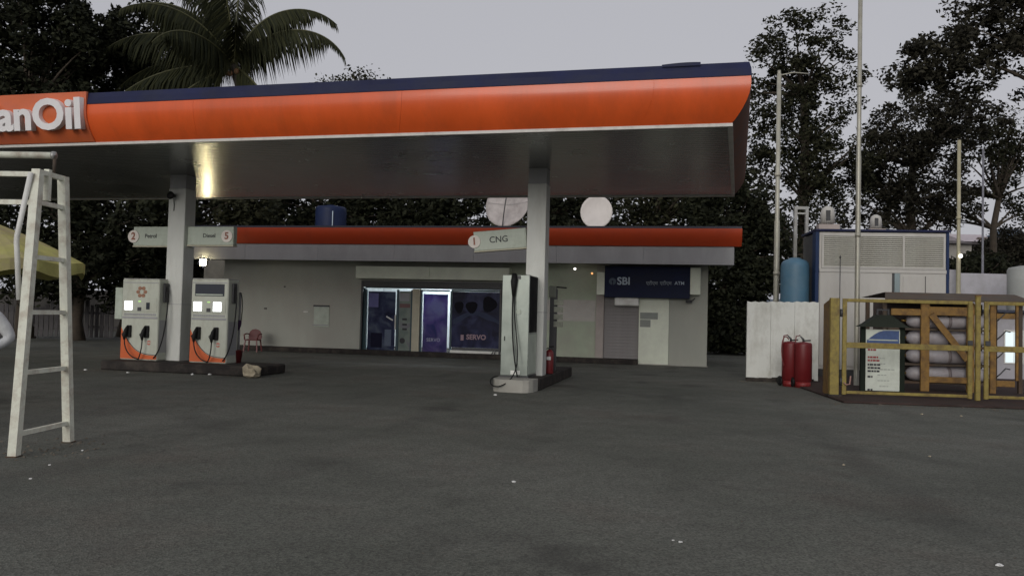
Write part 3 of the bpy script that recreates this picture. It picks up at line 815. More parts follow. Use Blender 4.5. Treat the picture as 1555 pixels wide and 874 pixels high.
# wall letter box / notice
nx0, nx1 = fx(477), fx(500)
nb = MB().box(nx0, nx1, -0.02, 0.0, fz(496, 488), fz(463, 488), c=0.003).build('wall_notice', SIGNW, shop)
MB().box(nx0 - 0.02, nx1, -0.05, 0.0, fz(465.5, 488), fz(463, 488)).build('notice_hood', DGREY, nb)
MB().box(nx0 - 0.04, nx1 - 0.03, -0.03, 0.0, fz(494, 488), fz(492.5, 488)).build('notice_rail', GREYF, nb)
for (u, v, ww) in ((461, 472, 7), (401, 467, 4), (430, 434, 2)):
    box('wall_mark', DGREY if ww < 5 else WPAINT, shop, fx(u), fx(u + ww), -0.03, 0.0, fz(v + 2, u), fz(v, u))
# fascias
dg = -1.35
gx0, gx1 = fx(262, dg), fx(1115, dg, 388)
gz0, gz1 = fz(401, 1000, dg), fz(374, 1000, dg)
ncut = 7
for k in range(ncut):
    a0 = gx0 + (gx1 - gx0) * k / ncut; a1 = gx0 + (gx1 - gx0) * (k + 1) / ncut
    box('lower_fascia_panel', GREYF, shop, a0 + 0.002, a1 - 0.002, dg, dg + 0.06, gz0, gz1, c=0.004)
box('lower_fascia_return', GREYF, shop, gx1 - 0.06, gx1 - 0.003, dg + 0.06, 0.9, gz0 + 0.002, gz1, c=0)
box('eave_soffit', mat('eave_board', (0.22, 0.22, 0.20), 0.8), shop, gx0, gx1 - 0.06, dg + 0.06, -0.001, gz0 + 0.06, gz0 + 0.10, c=0)
oxl, oxr = fx(262, dg - 0.2), fx(1127, dg - 0.2, 360)
of_prof = []
oz0, oz1 = gz1 + 0.01, fz(347, 1000, dg - 0.2)
for i in range(7):
    t = i / 6
    of_prof.append((-(0.04 + 0.24 * math.sin(t * math.pi / 2)), oz0 + (oz1 - oz0) * t))
ORD = mat('red_orange_sheet', (0.52, 0.062, 0.016), 0.42, var=0.12, scale=1.5, dirt=(0.30, 0.04, 0.015), dirt_amt=0.6, dscale=1.5)
for k in range(ncut):
    a0 = oxl + (oxr - oxl) * k / ncut; a1 = oxl + (oxr - oxl) * (k + 1) / ncut
    b = MB(); n = len(of_prof)
    b.add([(a0 + .002, dg + o, z) for o, z in of_prof] + [(a1 - .002, dg + o, z) for o, z in of_prof], [(i, i + n, i + n + 1, i + 1) for i in range(n - 1)], True)
    b.add([(a0 + .002, dg + .05, of_prof[0][1]), (a0 + .002, dg + .05, of_prof[-1][1]), (a1 - .002, dg + .05, of_prof[-1][1]), (a1 - .002, dg + .05, of_prof[0][1]),
           (a0 + .002, dg + of_prof[0][0], of_prof[0][1]), (a0 + .002, dg + of_prof[-1][0], of_prof[-1][1]), (a1 - .002, dg + of_prof[-1][0], of_prof[-1][1]), (a1 - .002, dg + of_prof[0][0], of_prof[0][1])],
          [(0, 1, 2, 3), (1, 5, 6, 2), (0, 3, 7, 4)])
    if k in (0, ncut - 1):
        xx = a0 + .002 if k == 0 else a1 - .002
        b.add([(xx, dg + o, z) for o, z in of_prof] + [(xx, dg + .05, z) for o, z in of_prof], [(i, i + 1, i + n + 1, i + n) for i in range(n - 1)])
    b.build('upper_fascia_panel', ORD, shop)
box('fascia_cap', mat('black_cap', (0.02, 0.022, 0.04), 0.5), shop, oxl, oxr - 0.01, dg - 0.27, dg + 0.2, oz1 + 0.003, oz1 + 0.07, c=0)
box('roof_slab', CONC, shop, oxl + .05, oxr - 0.3, dg + 0.06, 5.6, zroof + 0.002, oz1 - 0.05, c=0)
# shutter box above the shop front
dsb = -0.38
hx0, hx1 = fx(538, dsb), fx(772, dsb)
hz0, hz1 = fz(424, 650, dsb), fz(405, 650, dsb)
hm = (hx0 + hx1) / 2 - 0.05
for q0, q1 in ((hx0, hm - 0.003), (hm + 0.003, hx1)):
    box('shutter_box', WDOOR, shop, q0, q1, dsb, 0.0, hz0, hz1, c=0.01)
rs = MB()
for k in range(5):
    rs.box(xs_l + 0.06, xs_r, -0.10 + 0.01 * (k % 2), -0.05, zs_t - 0.02 + 0.045 * k, zs_t + 0.02 + 0.045 * k)
rs.build('rolled_shutter', DGREY, shop)
for xx in (xs_l + 0.02, fx(762) - 0.04):
    box('shutter_guide', DGREY, shop, xx - 0.03, xx + 0.03, -0.09, 0.0, PL, zs_t + 0.2, c=0.004)
# interior room, lit
box('interior_wall', INTW, shop, xs_l - 0.5, xs_r + 0.5, 3.2, 3.3, PL, 3.2, c=0)
box('interior_ceiling', INTW, shop, xs_l - 0.5, xs_r + 0.5, 0.2, 3.2, 2.9, 2.95, c=0)
box('interior_wall', INTW, shop, xs_l - 0.55, xs_l - 0.5, 0.2, 3.2, PL, 2.9, c=0)
box('interior_wall', INTW, shop, xs_r + 0.5, xs_r + 0.55, 0.2, 3.2, PL, 2.9, c=0)
MB().tube([((xs_l + xs_r) / 2 - 1.3, 1.3, 2.8), ((xs_l + xs_r) / 2 + 1.3, 1.3, 2.8)], 0.03, 8).build('tube_lamp', TUBE, shop)
# shop front: frames, doors, posters
ds = 0.09
def sf_box(name, m, u0, v0, u1, v1, y0, y1, parent=shop, c=0.003):
    return box(name, m, parent, fx(u0, ds, (v0 + v1) / 2), fx(u1, ds, (v0 + v1) / 2), y0, y1, fz(v1, (u0 + u1) / 2, ds), fz(v0, (u0 + u1) / 2, ds), c=c)
def poster_mat(name, c1, c2, c3, transl):
    M = bpy.data.materials.new(name); M.use_nodes = True
    n = M.node_tree.nodes; l = M.node_tree.links
    b = n['Principled BSDF']; o = n['Material Output']
    tc = n.new('ShaderNodeTexCoord')
    no = n.new('ShaderNodeTexNoise'); no.inputs['Scale'].default_value = 1.6; no.inputs['Detail'].default_value = 3; no.inputs['Distortion'].default_value = 0.8
    l.new(tc.outputs['Object'], no.inputs['Vector'])
    cr = n.new('ShaderNodeValToRGB')
    cr.color_ramp.elements[0].position = 0.36; cr.color_ramp.elements[0].color = (*c1, 1)
    cr.color_ramp.elements[1].position = 0.64; cr.color_ramp.elements[1].color = (*c3, 1)
    e = cr.color_ramp.elements.new(0.5); e.color = (*c2, 1)
    l.new(no.outputs['Fac'], cr.inputs[0]); l.new(cr.outputs[0], b.inputs['Base Color'])
    b.inputs['Roughness'].default_value = 0.35; b.inputs['Specular IOR Level'].default_value = 0.15
    tr = n.new('ShaderNodeBsdfTranslucent'); l.new(cr.outputs[0], tr.inputs[0])
    mx = n.new('ShaderNodeMixShader'); mx.inputs[0].default_value = transl
    l.new(b.outputs[0], mx.inputs[1]); l.new(tr.outputs[0], mx.inputs[2]); l.new(mx.outputs[0], o.inputs[0])
    return M
POST1 = poster_mat('door_print_blue', (0.016, 0.02, 0.055), (0.04, 0.05, 0.11), (0.10, 0.125, 0.18), 0.32)
POST2 = poster_mat('door_print_violet', (0.06, 0.07, 0.18), (0.14, 0.11, 0.26), (0.19, 0.19, 0.30), 0.55)
POST3 = poster_mat('window_print_dark', (0.006, 0.007, 0.030), (0.016, 0.018, 0.062), (0.035, 0.042, 0.105), 0.10)
POST4 = poster_mat('notice_panel_grey', (0.16, 0.20, 0.18), (0.22, 0.26, 0.23), (0.20, 0.20, 0.22), 0.05)
sf_box('side_frame', TEALF, 548.5, 437, 554.6, 536, 0.05, 0.15)
sf_box('side_frame', TEALF, 761.5, 437, 768, 545, 0.05, 0.15)
sf_box('bottom_track', GREYF, 555, 535.2, 685, 540, 0.03, 0.15)
sf_box('head_frame', TEALF, 556, 435, 762, 438.5, 0.04, 0.16)
# left door
ld = sf_box('glass_door', TEALF, 555, 439.5, 557, 533, 0.06, 0.13)
sf_box('stile', TEALF, 602, 439.5, 605.5, 533, 0.06, 0.13, ld)
sf_box('bottom_rail', TEALF, 557, 532, 602, 534, 0.06, 0.13, ld)
sf_box('poster', POST1, 558.6, 442.2, 599.8, 531.5, 0.085, 0.095, ld, c=0)
rnd = random.Random(5)
for (u0, v0, u1, v1, m_) in ((560, 445, 575, 466, mat('print_pale_violet', (0.16, 0.16, 0.34), 0.4, spec=0.05)), (563, 505, 580, 527, mat('print_dark', (0.012, 0.012, 0.03), 0.4, spec=0.05)), (584, 500, 594, 525, mat('print_grey_blue', (0.13, 0.16, 0.22), 0.4, spec=0.05))):
    sf_box('print_shape', m_, u0, v0, u1, v1, 0.078, 0.085, ld, c=0.003)
MB().beam((fx(587, ds), 0.07, fz(480, 587, ds)), (fx(597, ds), 0.07, fz(486, 597, ds)), 0.05, 0.006).build('white_sticker', PAPER, ld)
sf_box('handle', GREYM, 600, 478, 602, 500, 0.02, 0.06, ld)
# notice panel
npn = sf_box('notice_panel', POST4, 605.8, 442, 623.5, 532, 0.08, 0.12)
sf_box('notice', mat('print_brown_red', (0.16, 0.08, 0.08), 0.5), 607, 461, 623, 467, 0.074, 0.08, npn, c=0)
sf_box('notice', mat('print_pale', (0.30, 0.30, 0.32), 0.5), 607, 445, 622, 457, 0.074, 0.08, npn, c=0)
for v in (483, 491, 498):
    sf_box('notice', INK, 611, v, 618, v + 3, 0.076, 0.08, npn, c=0)
kx, kz = fx(612, ds), fz(517, 612, ds)
MB().lathe([(0.10, 0.074), (0.10, 0.08)], 18, (kx, 0, kz), axis='y', smooth=False).build('round_notice', INK, npn)
sf_box('frame_post', TEALF, 623.7, 440, 626.5, 534, 0.05, 0.14)
sf_box('pillar', BEIGE, 626.8, 438.6, 638, 534, -0.01, 0.2)
sf_box('frame_post', TEALF, 638.2, 440, 640.4, 538, 0.05, 0.14)
# right door
rdr = sf_box('glass_door', TEALF, 640.6, 440, 683, 442.3, 0.06, 0.13)
sf_box('stile', TEALF, 683.2, 442, 686, 538, 0.06, 0.13, rdr)
sf_box('poster', POST2, 642.3, 446.5, 679.3, 535.5, 0.085, 0.095, rdr, c=0)
text('poster_lettering', 'SERVO', 0.17, mat('print_white', (0.40, 0.40, 0.52), 0.5), rdr, (fx(659, ds), 0.082, fz(516, 659, ds)), extrude=0.001, bold=0.001)
# large window with dark print
wnd = sf_box('shop_window', TEALF, 686.2, 440, 762, 443, 0.05, 0.14)
sf_box('window_print', POST3, 686.3, 443.2, 761.3, 528, 0.08, 0.10, wnd, c=0)
sf_box('bottom_rail', DGREY, 686.3, 528.2, 762, 532, 0.05, 0.14, wnd)
for (u, v, ru, rv) in ((697, 466, 7, 9), (716, 466, 9, 9), (743, 462, 11, 12)):
    pl = []
    for q in range(14):
        an = 2 * math.pi * q / 14
        rr = 1 + 0.12 * math.sin(3 * an + u)
        pl.append((fx(u + ru * rr * math.cos(an), ds), fz(v - rv * rr * math.sin(an), u, ds)))
    MB().prism(pl, 0.074, 0.08).build('print_silhouette', mat('print_black', (0.006, 0.006, 0.012), 0.4, spec=0.05), wnd)
arc = []
for q in range(12):
    t = q / 11
    arc.append((fx(688 + 70 * t, ds), fz(486 - 14 * math.sin(t * math.pi), 720, ds)))
arc2 = [(x, z - 0.16 - 0.05 * math.sin(i)) for i, (x, z) in enumerate(arc)]
MB().prism(arc + arc2[::-1], 0.076, 0.08).build('print_band', mat('print_slate', (0.045, 0.055, 0.10), 0.4, spec=0.05), wnd)
text('poster_lettering', 'SERVO', 0.235, mat('print_pinkish', (0.30, 0.20, 0.24), 0.5), wnd, (fx(724, ds), 0.074, fz(512, 724, ds)), extrude=0.002, bold=0.008)
sq = MB().box(fx(700.5, ds), fx(705, ds), 0.072, 0.078, fz(516.5, 703, ds), fz(508, 703, ds)).build('print_badge', mat('print_pinkish', (0.30, 0.20, 0.24), 0.5), wnd)
sf_box('window_sill', WPAINT, 684, 532.5, 764, 543, -0.02, 0.14)
MB().beam((fx(752, -.1), -0.12, fz(531, 752, -.1)), (fx(745, -.1), -0.16, fz(544, 745, -.1)), 0.03).beam((fx(754, -.1), -0.12, fz(531, 752, -.1)), (fx(751, -.1), -0.14, fz(546, 745, -.1)), 0.03).build('door_stop', DGREY, shop)

# lamp at the left corner of the shop
lx, lz = BF.px(308, 398, dg - 0.1)
lamp = thing('flood_lamp', 'glowing warm white flood lamp under the shop fascia beside the pump column', 'lamp', BF.w(lx, dg - 0.1, lz - 0.1), -BA)
MB().box(-0.14, 0.14, 0.03, 0.12, -0.02, 0.22, c=0.01).build('housing', DGREY, lamp)
MB().box(-0.115, 0.115, -0.01, 0.028, 0.0, 0.20, c=0.02).build('glowing_face', LAMPE, lamp)
MB().tube([(0, 0.10, 0.2), (0, 0.12, 0.3)], 0.015, 6).build('bracket', DGREY, lamp)
# two small lights seen under the eave
for (u, v, m_, lab, nm) in ((873, 408, PINL, 'tiny white point light under the shop eave near the middle column', 'eave_light'), (899, 415, INDL, 'tiny orange indicator light left of the dark blue bank sign', 'indicator_light')):
    x, z = BF.px(u, v, -0.35)
    t = thing(nm, lab, 'light', BF.w(x, -0.35, z), -BA)
    MB().lathe([(0.012, -0.03), (0.035, -0.015), (0.035, 0.015), (0.012, 0.03)], 10, axis='y').build('bulb', m_, t)
    MB().tube([(0, 0.02, 0.0), (0, 0.2, 0.02), (0, 0.36, 0.02)], 0.012, 6).build('arm', DGREY, t)

# roof tank
tx, tz = BF.px(502, 345, 2.2)
_, tzt = BF.px(502, 313, 2.2)
zt_b = oz1 - 0.05
rt = thing('roof_water_tank', 'dark blue plastic water tank standing on the shop roof', 'water tank', BF.w(tx, 2.2, zt_b), -BA)
ht = tzt - zt_b
r_t = 0.60
pr = [(r_t * 0.96, 0)]
for k in range(8):
    z = ht * 0.86 * (k + 0.5) / 8
    pr += [(r_t, z), (r_t * 0.985, z + ht * 0.04)]
pr += [(r_t * 0.985, ht * 0.92), (r_t * 0.9, ht * 0.97), (r_t * 0.3, ht), (r_t * 0.28, ht + 0.03), (0.02, ht + 0.04)]
MB().lathe(pr, 28).build('tank_body', TANKD, rt)
MB().tube([(0.33, -0.55, 0.0), (0.33, -0.56, ht * 0.8)], 0.02, 6).build('pipe', mat('pale_pipe', (0.42, 0.50, 0.56), 0.5), rt)
# dishes
def dish(px_, py_, rad, d, face, label, feed):
    x, z = BF.px(px_, py_, d)
    t = thing('satellite_dish', label, 'satellite dish', BF.w(x, d, zt_b), -BA)
    hc = z - zt_b
    n_, m_ = 28, 7
    vs, fs = [], []
    for side in (0, 1):
        for i in range(m_ + 1):
            rr = rad * i / m_
            for k in range(n_):
                an = 2 * math.pi * k / n_
                vs.append(Vector((rr * math.cos(an) * 0.94, -0.22 * rad * (i / m_) ** 2 + side * 0.025, rr * math.sin(an))))
    o2 = (m_ + 1) * n_
    for side in (0, 1):
        for i in range(m_):
            for k in range(n_):
                k2 = (k + 1) % n_
                a_ = side * o2 + i * n_
                fs.append((a_ + k, a_ + k2, a_ + n_ + k2, a_ + n_ + k))
    for k in range(n_):
        k2 = (k + 1) % n_
        fs.append((m_ * n_ + k, m_ * n_ + k2, o2 + m_ * n_ + k2, o2 + m_ * n_ + k))
    rotm = Matrix.Rotation(face[0], 3, 'Z') @ Matrix.Rotation(face[1], 3, 'X')
    vs = [rotm @ v + Vector((0, 0, hc)) for v in vs]
    MB().add(vs, fs, True).build('reflector', DISHG if feed else DISH, t)
    MB().tube([(0, 0.1, 0), (0, 0.12, hc)], 0.045, 8).tube([(-0.4, 0.5, 0.0), (0, 0.12, hc * 0.8)], 0.025, 6).build('mount', GREYM, t)
    if feed:
        f = rotm @ Vector((0.10, -0.62 * rad, 0.12)) + Vector((0, 0, hc))
        b0 = rotm @ Vector((-0.05, -0.22 * rad, -rad * 0.97)) + Vector((0, 0, hc))
        MB().tube(bez([b0, b0.lerp(f, 0.5) + Vector((0, -0.1, 0.05)), f]), 0.022, 6).lathe([(0.04, -0.06), (0.055, 0), (0.05, 0.08)], 10, f).build('feed_arm', DGREY, t)
        MB().tube([rotm @ Vector((-rad * .94, -.21 * rad, 0.05)) + Vector((0, 0, hc)), rotm @ Vector((0, -0.02, 0.02)) + Vector((0, 0, hc)), rotm @ Vector((rad * .94, -.21 * rad, 0.05)) + Vector((0, 0, hc))], 0.006, 4).build('seam', GREYF, t)
    return t
dish(774, 312, 0.93, 1.9, (R_(-12), R_(-18)), 'large satellite dish with a feed arm on the shop roof behind the middle column', True)
dish(906, 323, 0.60, 1.4, (R_(2), R_(-8)), 'smaller plain round satellite dish on the shop roof right of the middle column', False)

# red plastic chair by the wall
cxp, _ = BF.px(384, 520, -1.0)
ch = thing('plastic_chair', 'dark red plastic chair standing against the shop wall behind the pumps', 'chair', BF.w(cxp, -1.0, 0), -BA + R_(10))
sb = []
for i in range(9):
    an = -0.1 + i * math.pi * 1.06 / 8
    sb.append((0.24 * math.cos(an), 0.80 + 0.30 * max(0, math.sin(an)) ** 0.8 - 0.3))
MB().prism([(-0.22, 0.44)] + sb[::-1] + [(0.22, 0.44)], 0.20, 0.225).build('backrest', CHAIRR, ch)
MB().box(-0.23, 0.23, -0.22, 0.22, 0.40, 0.44, c=0.012).build('seat', CHAIRR, ch)
for sx in (-1, 1):
    for sy in (-1, 1):
        MB().beam((sx * 0.20, sy * 0.19, 0.405), (sx * 0.24, sy * 0.24, 0.0), 0.045, 0.03).build('leg', CHAIRR, ch)
    MB().tube([(sx * 0.23, 0.21, 0.62), (sx * 0.26, 0.0, 0.63), (sx * 0.25, -0.19, 0.60), (sx * 0.22, -0.20, 0.42)], 0.022, 7).build('armrest', CHAIRR, ch)
# bucket + hose stand at the right end of the pump island
xk, yk = CF.px(352, 545, yCol + 0.2)[0], yCol + 0.2
bk = thing('fire_bucket', 'dull red bucket on the island end beside the two screen pump', 'bucket', CF.w(xk + 0.12, yk, 0.22), -CA)
MB().lathe([(0.11, 0), (0.15, 0.3), (0.16, 0.305), (0.145, 0.29), (0.02, 0.2)], 18).build('pail', CHAIRR, bk)
MB().tube(bez([(-0.15, 0, 0.3), (-0.13, -0.05, 0.12), (0.13, -0.05, 0.12), (0.15, 0, 0.3)]), 0.008, 5).build('handle', DGREY, bk)
hsx, hsz = CF.px(365, 445, yCol + 0.4)
hp = thing('hose_stand', 'slim pole with a hanging black hose and purple rag beside the right pump', 'hose stand', CF.w(hsx, yCol + 0.4, 0.0 if hsx > xb - 0.03 else 0.22), -CA)
MB().tube([(0, 0, 0), (0, 0, hsz - 0.2)], 0.03, 8).build('pole', GREYF, hp)
MB().tube(bez([(0, -0.02, hsz - 0.22), (0.10, -0.04, hsz - 0.18), (0.12, -0.04, 1.2), (0.06, -0.05, 0.9)]), 0.012, 6).build('hose', BLACK, hp)
MB().tube([(0.02, -0.05, 1.02), (0.0, -0.07, 0.9), (-0.02, -0.06, 0.78)], [0.07, 0.09, 0.05], 8).build('rag', mat('purple_cloth', (0.05, 0.02, 0.06), 0.9, var=0.3), hp)

# ================================================================== RIGHT SIDE
WA = R_(6)
WP = G(1133, 578)
WF = Fr((WP.x, WP.y), WA)
wx1, _ = WF.px(1243, 520)
_, wz = WF.px(1140, 457)
bw = thing('boundary_wall', 'short white painted sheet wall behind the red extinguishers', 'wall', WF.p, -WA)
nP = 3
for k in range(nP):
    a0, a1 = wx1 * k / nP, wx1 * (k + 1) / nP
    pl = [(a0 + 0.003, 0.0), (a1 - 0.003, 0.0)]
    top = []
    for q in range(13):
        t = q / 12
        top.append((a1 - 0.003 - (a1 - a0 - 0.006) * t, wz + 0.011 * math.cos(t * math.pi * 6 + k) + 0.012 * ((k * 7) % 3 - 1)))
    MB().prism(pl + top, 0.0, 0.06).build('wall_panel', mat('wall_white', (0.72, 0.73, 0.68), 0.8, var=0.06, scale=1.5, dirt=(0.30, 0.28, 0.22), dirt_amt=0.75, dscale=1.4, streak=1.0, bump=0.3, bscale=20), bw)
box('wall_backing', CONC, bw, 0.02, wx1 - 0.02, 0.06, 0.20, 0, wz - 0.05, c=0)
rb = random.Random(11)
base_ = MB()
for k in range(11):
    x = wx1 * (k + 0.5) / 11
    base_.box(x - 0.1, x + 0.13, -0.03 - 0.02 * rb.random(), -0.002, 0, 0.06 + 0.07 * rb.random(), c=0.01)
base_.build('wall_footing', DCONC, bw)

def trolley(px_, py_, label, hose):
    g = G(px_, py_)
    t = thing('trolley_extinguisher', label, 'fire extinguisher', g, 0.1)
    r, h = 0.20, 1.06
    MB().lathe([(r * 0.75, 0.12), (r, 0.17), (r, h * 0.94), (r * 0.97, h * 0.975), (r * 0.85, h * 0.995), (r * 0.3, h + 0.015)], 24).build('cylinder', RED, t)
    MB().lathe([(r * 0.9, 0), (r * 0.9, 0.14)], 20).build('skirt', mat('dark_red', (0.20, 0.015, 0.015), 0.5), t)
    MB().tube([(0, 0, h), (0, 0, h + 0.07), (-0.08, -0.02, h + 0.14)], [0.03, 0.025, 0.015], 8).build('valve', DGREY, t)
    MB().beam((0.02, 0, h + 0.04), (0.17, -0.02, h + 0.05), 0.03).build('lever', BLACK, t)
    MB().tube([(-0.14, 0.12, 0.1), (-0.14, 0.16, h * 0.8), (-0.10, 0.16, h + 0.14), (0.0, 0.16, h + 0.16)], 0.014, 6).build('push_handle', RED, t)
    for s in (-1, 1):
        MB().lathe([(0.03, s * 0.17), (0.11, s * 0.18), (0.12, s * 0.20), (0.11, s * 0.225), (0.03, s * 0.23)], 18, (0, 0.13, 0.12), axis='x').build('wheel', BLACK, t)
    if hose:
        MB().tube(bez([(-0.05, 0, h + 0.05), (-0.16, 0, h + 0.25), (-0.30, -0.03, h + 0.05), (-0.26, -0.05, h * 0.6), (-0.20, -0.1, h * 0.45)], 18), 0.013, 6).build('hose', RED, t)
    return t
trolley(1200, 586, 'red wheeled fire extinguisher with a looped hose before the white wall', True)
trolley(1219, 588, 'red wheeled fire extinguisher with a black lever nearer the yellow gate post', False)

# blue water tank behind the wall
bt_ = AY(1207, 420, 22.6)
r_b = (AY(1227, 420, 22.6) - AY(1185, 420, 22.6)).length / 2
htb = AY(1207, 393, 22.6).z
bt = thing('water_tank', 'sky blue plastic water tank behind the short white wall', 'water tank', (bt_.x, bt_.y, 0), 0)
pr = [(r_b * 0.97, 0)]
for k in range(9):
    z = htb * 0.9 * (k + 0.5) / 9
    pr += [(r_b, z), (r_b * 0.99, z + htb * 0.045)]
pr += [(r_b * 0.985, htb * 0.935), (r_b * 0.94, htb * 0.962), (r_b * 0.78, htb * 0.985), (r_b * 0.45, htb), (r_b * 0.35, htb + 0.03), (0.02, htb + 0.035)]
MB().lathe(pr, 30).build('tank_body', TANKB, bt)
MB().tube([(r_b * 0.5, r_b * 0.5, htb * 0.9), (r_b * 1.02, 0.1, htb * 0.8), (r_b * 1.03, 0.1, 0)], 0.025, 6).build('outlet_pipe', GREYM, bt)

# compressor enclosure
EA = R_(7)
EP = AY(1243, 480, 22.0)
EF = Fr((EP.x, EP.y), EA)
ex1, _ = EF.px(1437, 400); _, ez1 = EF.px(1340, 353); _, ezl = EF.px(1340, 409)
enc = thing('compressor_enclosure', 'white steel compressor enclosure with blue corners and louvred upper front', 'enclosure', EF.p, -EA)
box('body', ENCW, enc, 0.0, ex1, 0.02, 1.6, 0.25, ez1, c=0.01)
box('side_panel', DGREY, enc, -0.06, -0.002, 0.36, 1.6, 0.25, ez1 - 0.02, c=0.0)
box('skid', DGREY, enc, 0.05, ex1 - 0.05, 0.05, 1.5, 0, 0.25, c=0)
box('corner_post', ENCB, enc, -0.10, -0.003, 0.0, 0.35, 0, ez1 + 0.02)
box('corner_post', ENCB, enc, ex1 + 0.003, ex1 + 0.075, 0.0, 0.35, 0, ez1 + 0.02)
box('roof_rail', BLUE, enc, -0.11, ex1 + 0.1, -0.05, 1.65, ez1 + 0.022, ez1 + 0.08)
xlv0, zlv1 = EF.px(1251, 358); xlv1, zlv0 = EF.px(1432, 407)
xm, _ = EF.px(1372, 380)
MB().box(xlv0, xlv1, 0.012, 0.03, zlv0, zlv1).build('louvre_backing', mat('louvre_shade', (0.12, 0.12, 0.10), 0.7), enc)
fr = MB().box(xlv0 - 0.05, xlv0, -0.03, 0.02, zlv0 - .05, zlv1 + .04).box(xlv1, xlv1 + 0.05, -0.03, 0.02, zlv0 - .05, zlv1 + .04).box(xlv0, xlv1, -0.03, 0.02, zlv1, zlv1 + .04).box(xlv0, xlv1, -0.03, 0.02, zlv0 - .05, zlv0)
fr.box(xm - 0.025, xm + 0.025, -0.032, 0.02, zlv0, zlv1).build('louvre_frame', ENCW, enc)
NL = 15
LOUV = mat('louvre_paint', (0.50, 0.49, 0.43), 0.5, var=0.1, scale=6, dirt=(0.3, 0.26, 0.2), dirt_amt=0.5)
for (p0, p1) in ((xlv0, xm - 0.025), (xm + 0.025, xlv1)):
    first = None
    for k in range(NL):
        z = zlv0 + (zlv1 - zlv0) * (k + 0.5) / NL
        if first is None:
            hgt = (zlv1 - zlv0) / NL
            v = [(p0, -0.028, -hgt * 0.30), (p1, -0.028, -hgt * 0.30), (p1, 0.008, hgt * 0.34), (p0, 0.008, hgt * 0.34), (p0, -0.028, -hgt * 0.42), (p1, -0.028, -hgt * 0.42), (p1, 0.010, hgt * 0.24), (p0, 0.010, hgt * 0.24)]
            first = MB().add(v, [(0, 1, 2, 3), (4, 7, 6, 5), (0, 4, 5, 1)]).build('louvre_slat', LOUV, enc)
            first.location = (0, 0, z)
        else:
            c = first.copy(); COL.objects.link(c); c.parent = enc; c.location = (0, 0, z)
box('mid_rail', ENCW, enc, 0.0, ex1, -0.03, 0.02, zlv0 - 0.16, zlv0 - 0.06)
xd0, zd1 = EF.px(1358, 412)
xd2, _ = EF.px(1366, 412)
box('door_post', mat('teal_grey_paint', (0.24, 0.30, 0.31), 0.5), enc, xd0, xd2, -0.035, 0.02, 0.3, zlv0 - 0.165)
xh0, zh1 = EF.px(1371, 419); xh1, zh0 = EF.px(1405, 456)
dd = MB().box(xd2 + 0.01, ex1 - 0.01, -0.012, 0.02, 0.35, zlv0 - 0.165, c=0.004).build('service_door', ENCW, enc)
MB().box(xh0, xh1, -0.026, -0.012, zh0 - 0.3, zh1, c=0.004).build('hatch', ENCW, dd)
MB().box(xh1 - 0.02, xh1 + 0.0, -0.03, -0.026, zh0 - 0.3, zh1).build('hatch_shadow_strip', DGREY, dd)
d2 = MB().box(0.02, xd0 - 0.06, -0.012, 0.02, 0.35, zlv0 - 0.165, c=0.004).build('service_door', ENCW, enc)
MB().box(xd0 - 0.055, xd0 - 0.01, -0.004, 0.02, 0.35, zlv0 - 0.165).build('door_gap_strip', DGREY, enc)
xq, zq = EF.px(1300, 412)
MB().box(xq - 0.004, xq + 0.004, -0.0145, -0.012, 0.4, zlv0 - 0.2).build('seam', DGREY, d2)
# aerial in front
xa_, za_ = EF.px(1276, 390, -0.4)
an = thing('thin_aerial', 'thin dark aerial rod with a small tip before the white enclosure', 'aerial', EF.w(xa_, -0.4, 0), 0)
MB().tube([(0, 0, 0), (0, 0, za_)], 0.012, 6).lathe([(0.012, za_ - 0.04), (0.03, za_), (0.012, za_ + 0.04)], 8).build('rod', DGREY, an)
# roof vents
def vent(px_, pyt, d, label, s):
    x, z = EF.px(px_, pyt, d)
    zb = ez1 + 0.08
    t = thing('roof_vent', label, 'vent', EF.w(x, d, zb), -EA)
    h = z - zb
    MB().lathe([(0.17 * s, h * 0.30), (0.17 * s, h * 0.72), (0.14 * s, h * 0.9), (0.05 * s, h)], 16).build('cowl', ENCW, t)
    MB().box(-0.24 * s, 0.26 * s, -0.15, 0.15, 0, h * 0.26, c=0.01).build('curb', mat('pinkish_metal', (0.42, 0.36, 0.33), 0.6), t)
    MB().lathe([(0.10 * s, h * 0.25), (0.10 * s, h * 0.31)], 12).build('neck', GREYM, t)
    MB().box(-0.08 * s, 0.02 * s, -0.18 * s, -0.15 * s, h * 0.4, h * 0.8).build('slot', DGREY, t)
vent(1257, 313, 0.5, 'pale domed roof vent at the blue corner end of the enclosure roof', 1.15)
vent(1330, 326, 1.2, 'low grey roof vent further back on the enclosure roof', 0.95)
# U pipe
ux0 = AY(1207, 395, 24); ux1 = AY(1224, 395, 24); uz = AY(1215, 318, 24).z
up = thing('vent_pipe', 'tall pale inverted U vent pipe rising behind the blue tank', 'pipe', (ux0.x, 24, 0), 0)
wpx = ux1.x - ux0.x
MB().beam((0, 0, 0), (0, 0, uz), 0.09).build('riser', GREYM, up)
MB().beam((wpx, 0, 0), (wpx, 0, uz), 0.09).build('riser', GREYM, up)
MB().beam((-0.045, 0, uz + 0.045), (wpx + 0.045, 0, uz + 0.045), 0.09).beam((0.045, 0, uz - 0.12), (wpx - 0.045, 0, uz - 0.12), 0.05).build('crosspiece', GREYM, up)

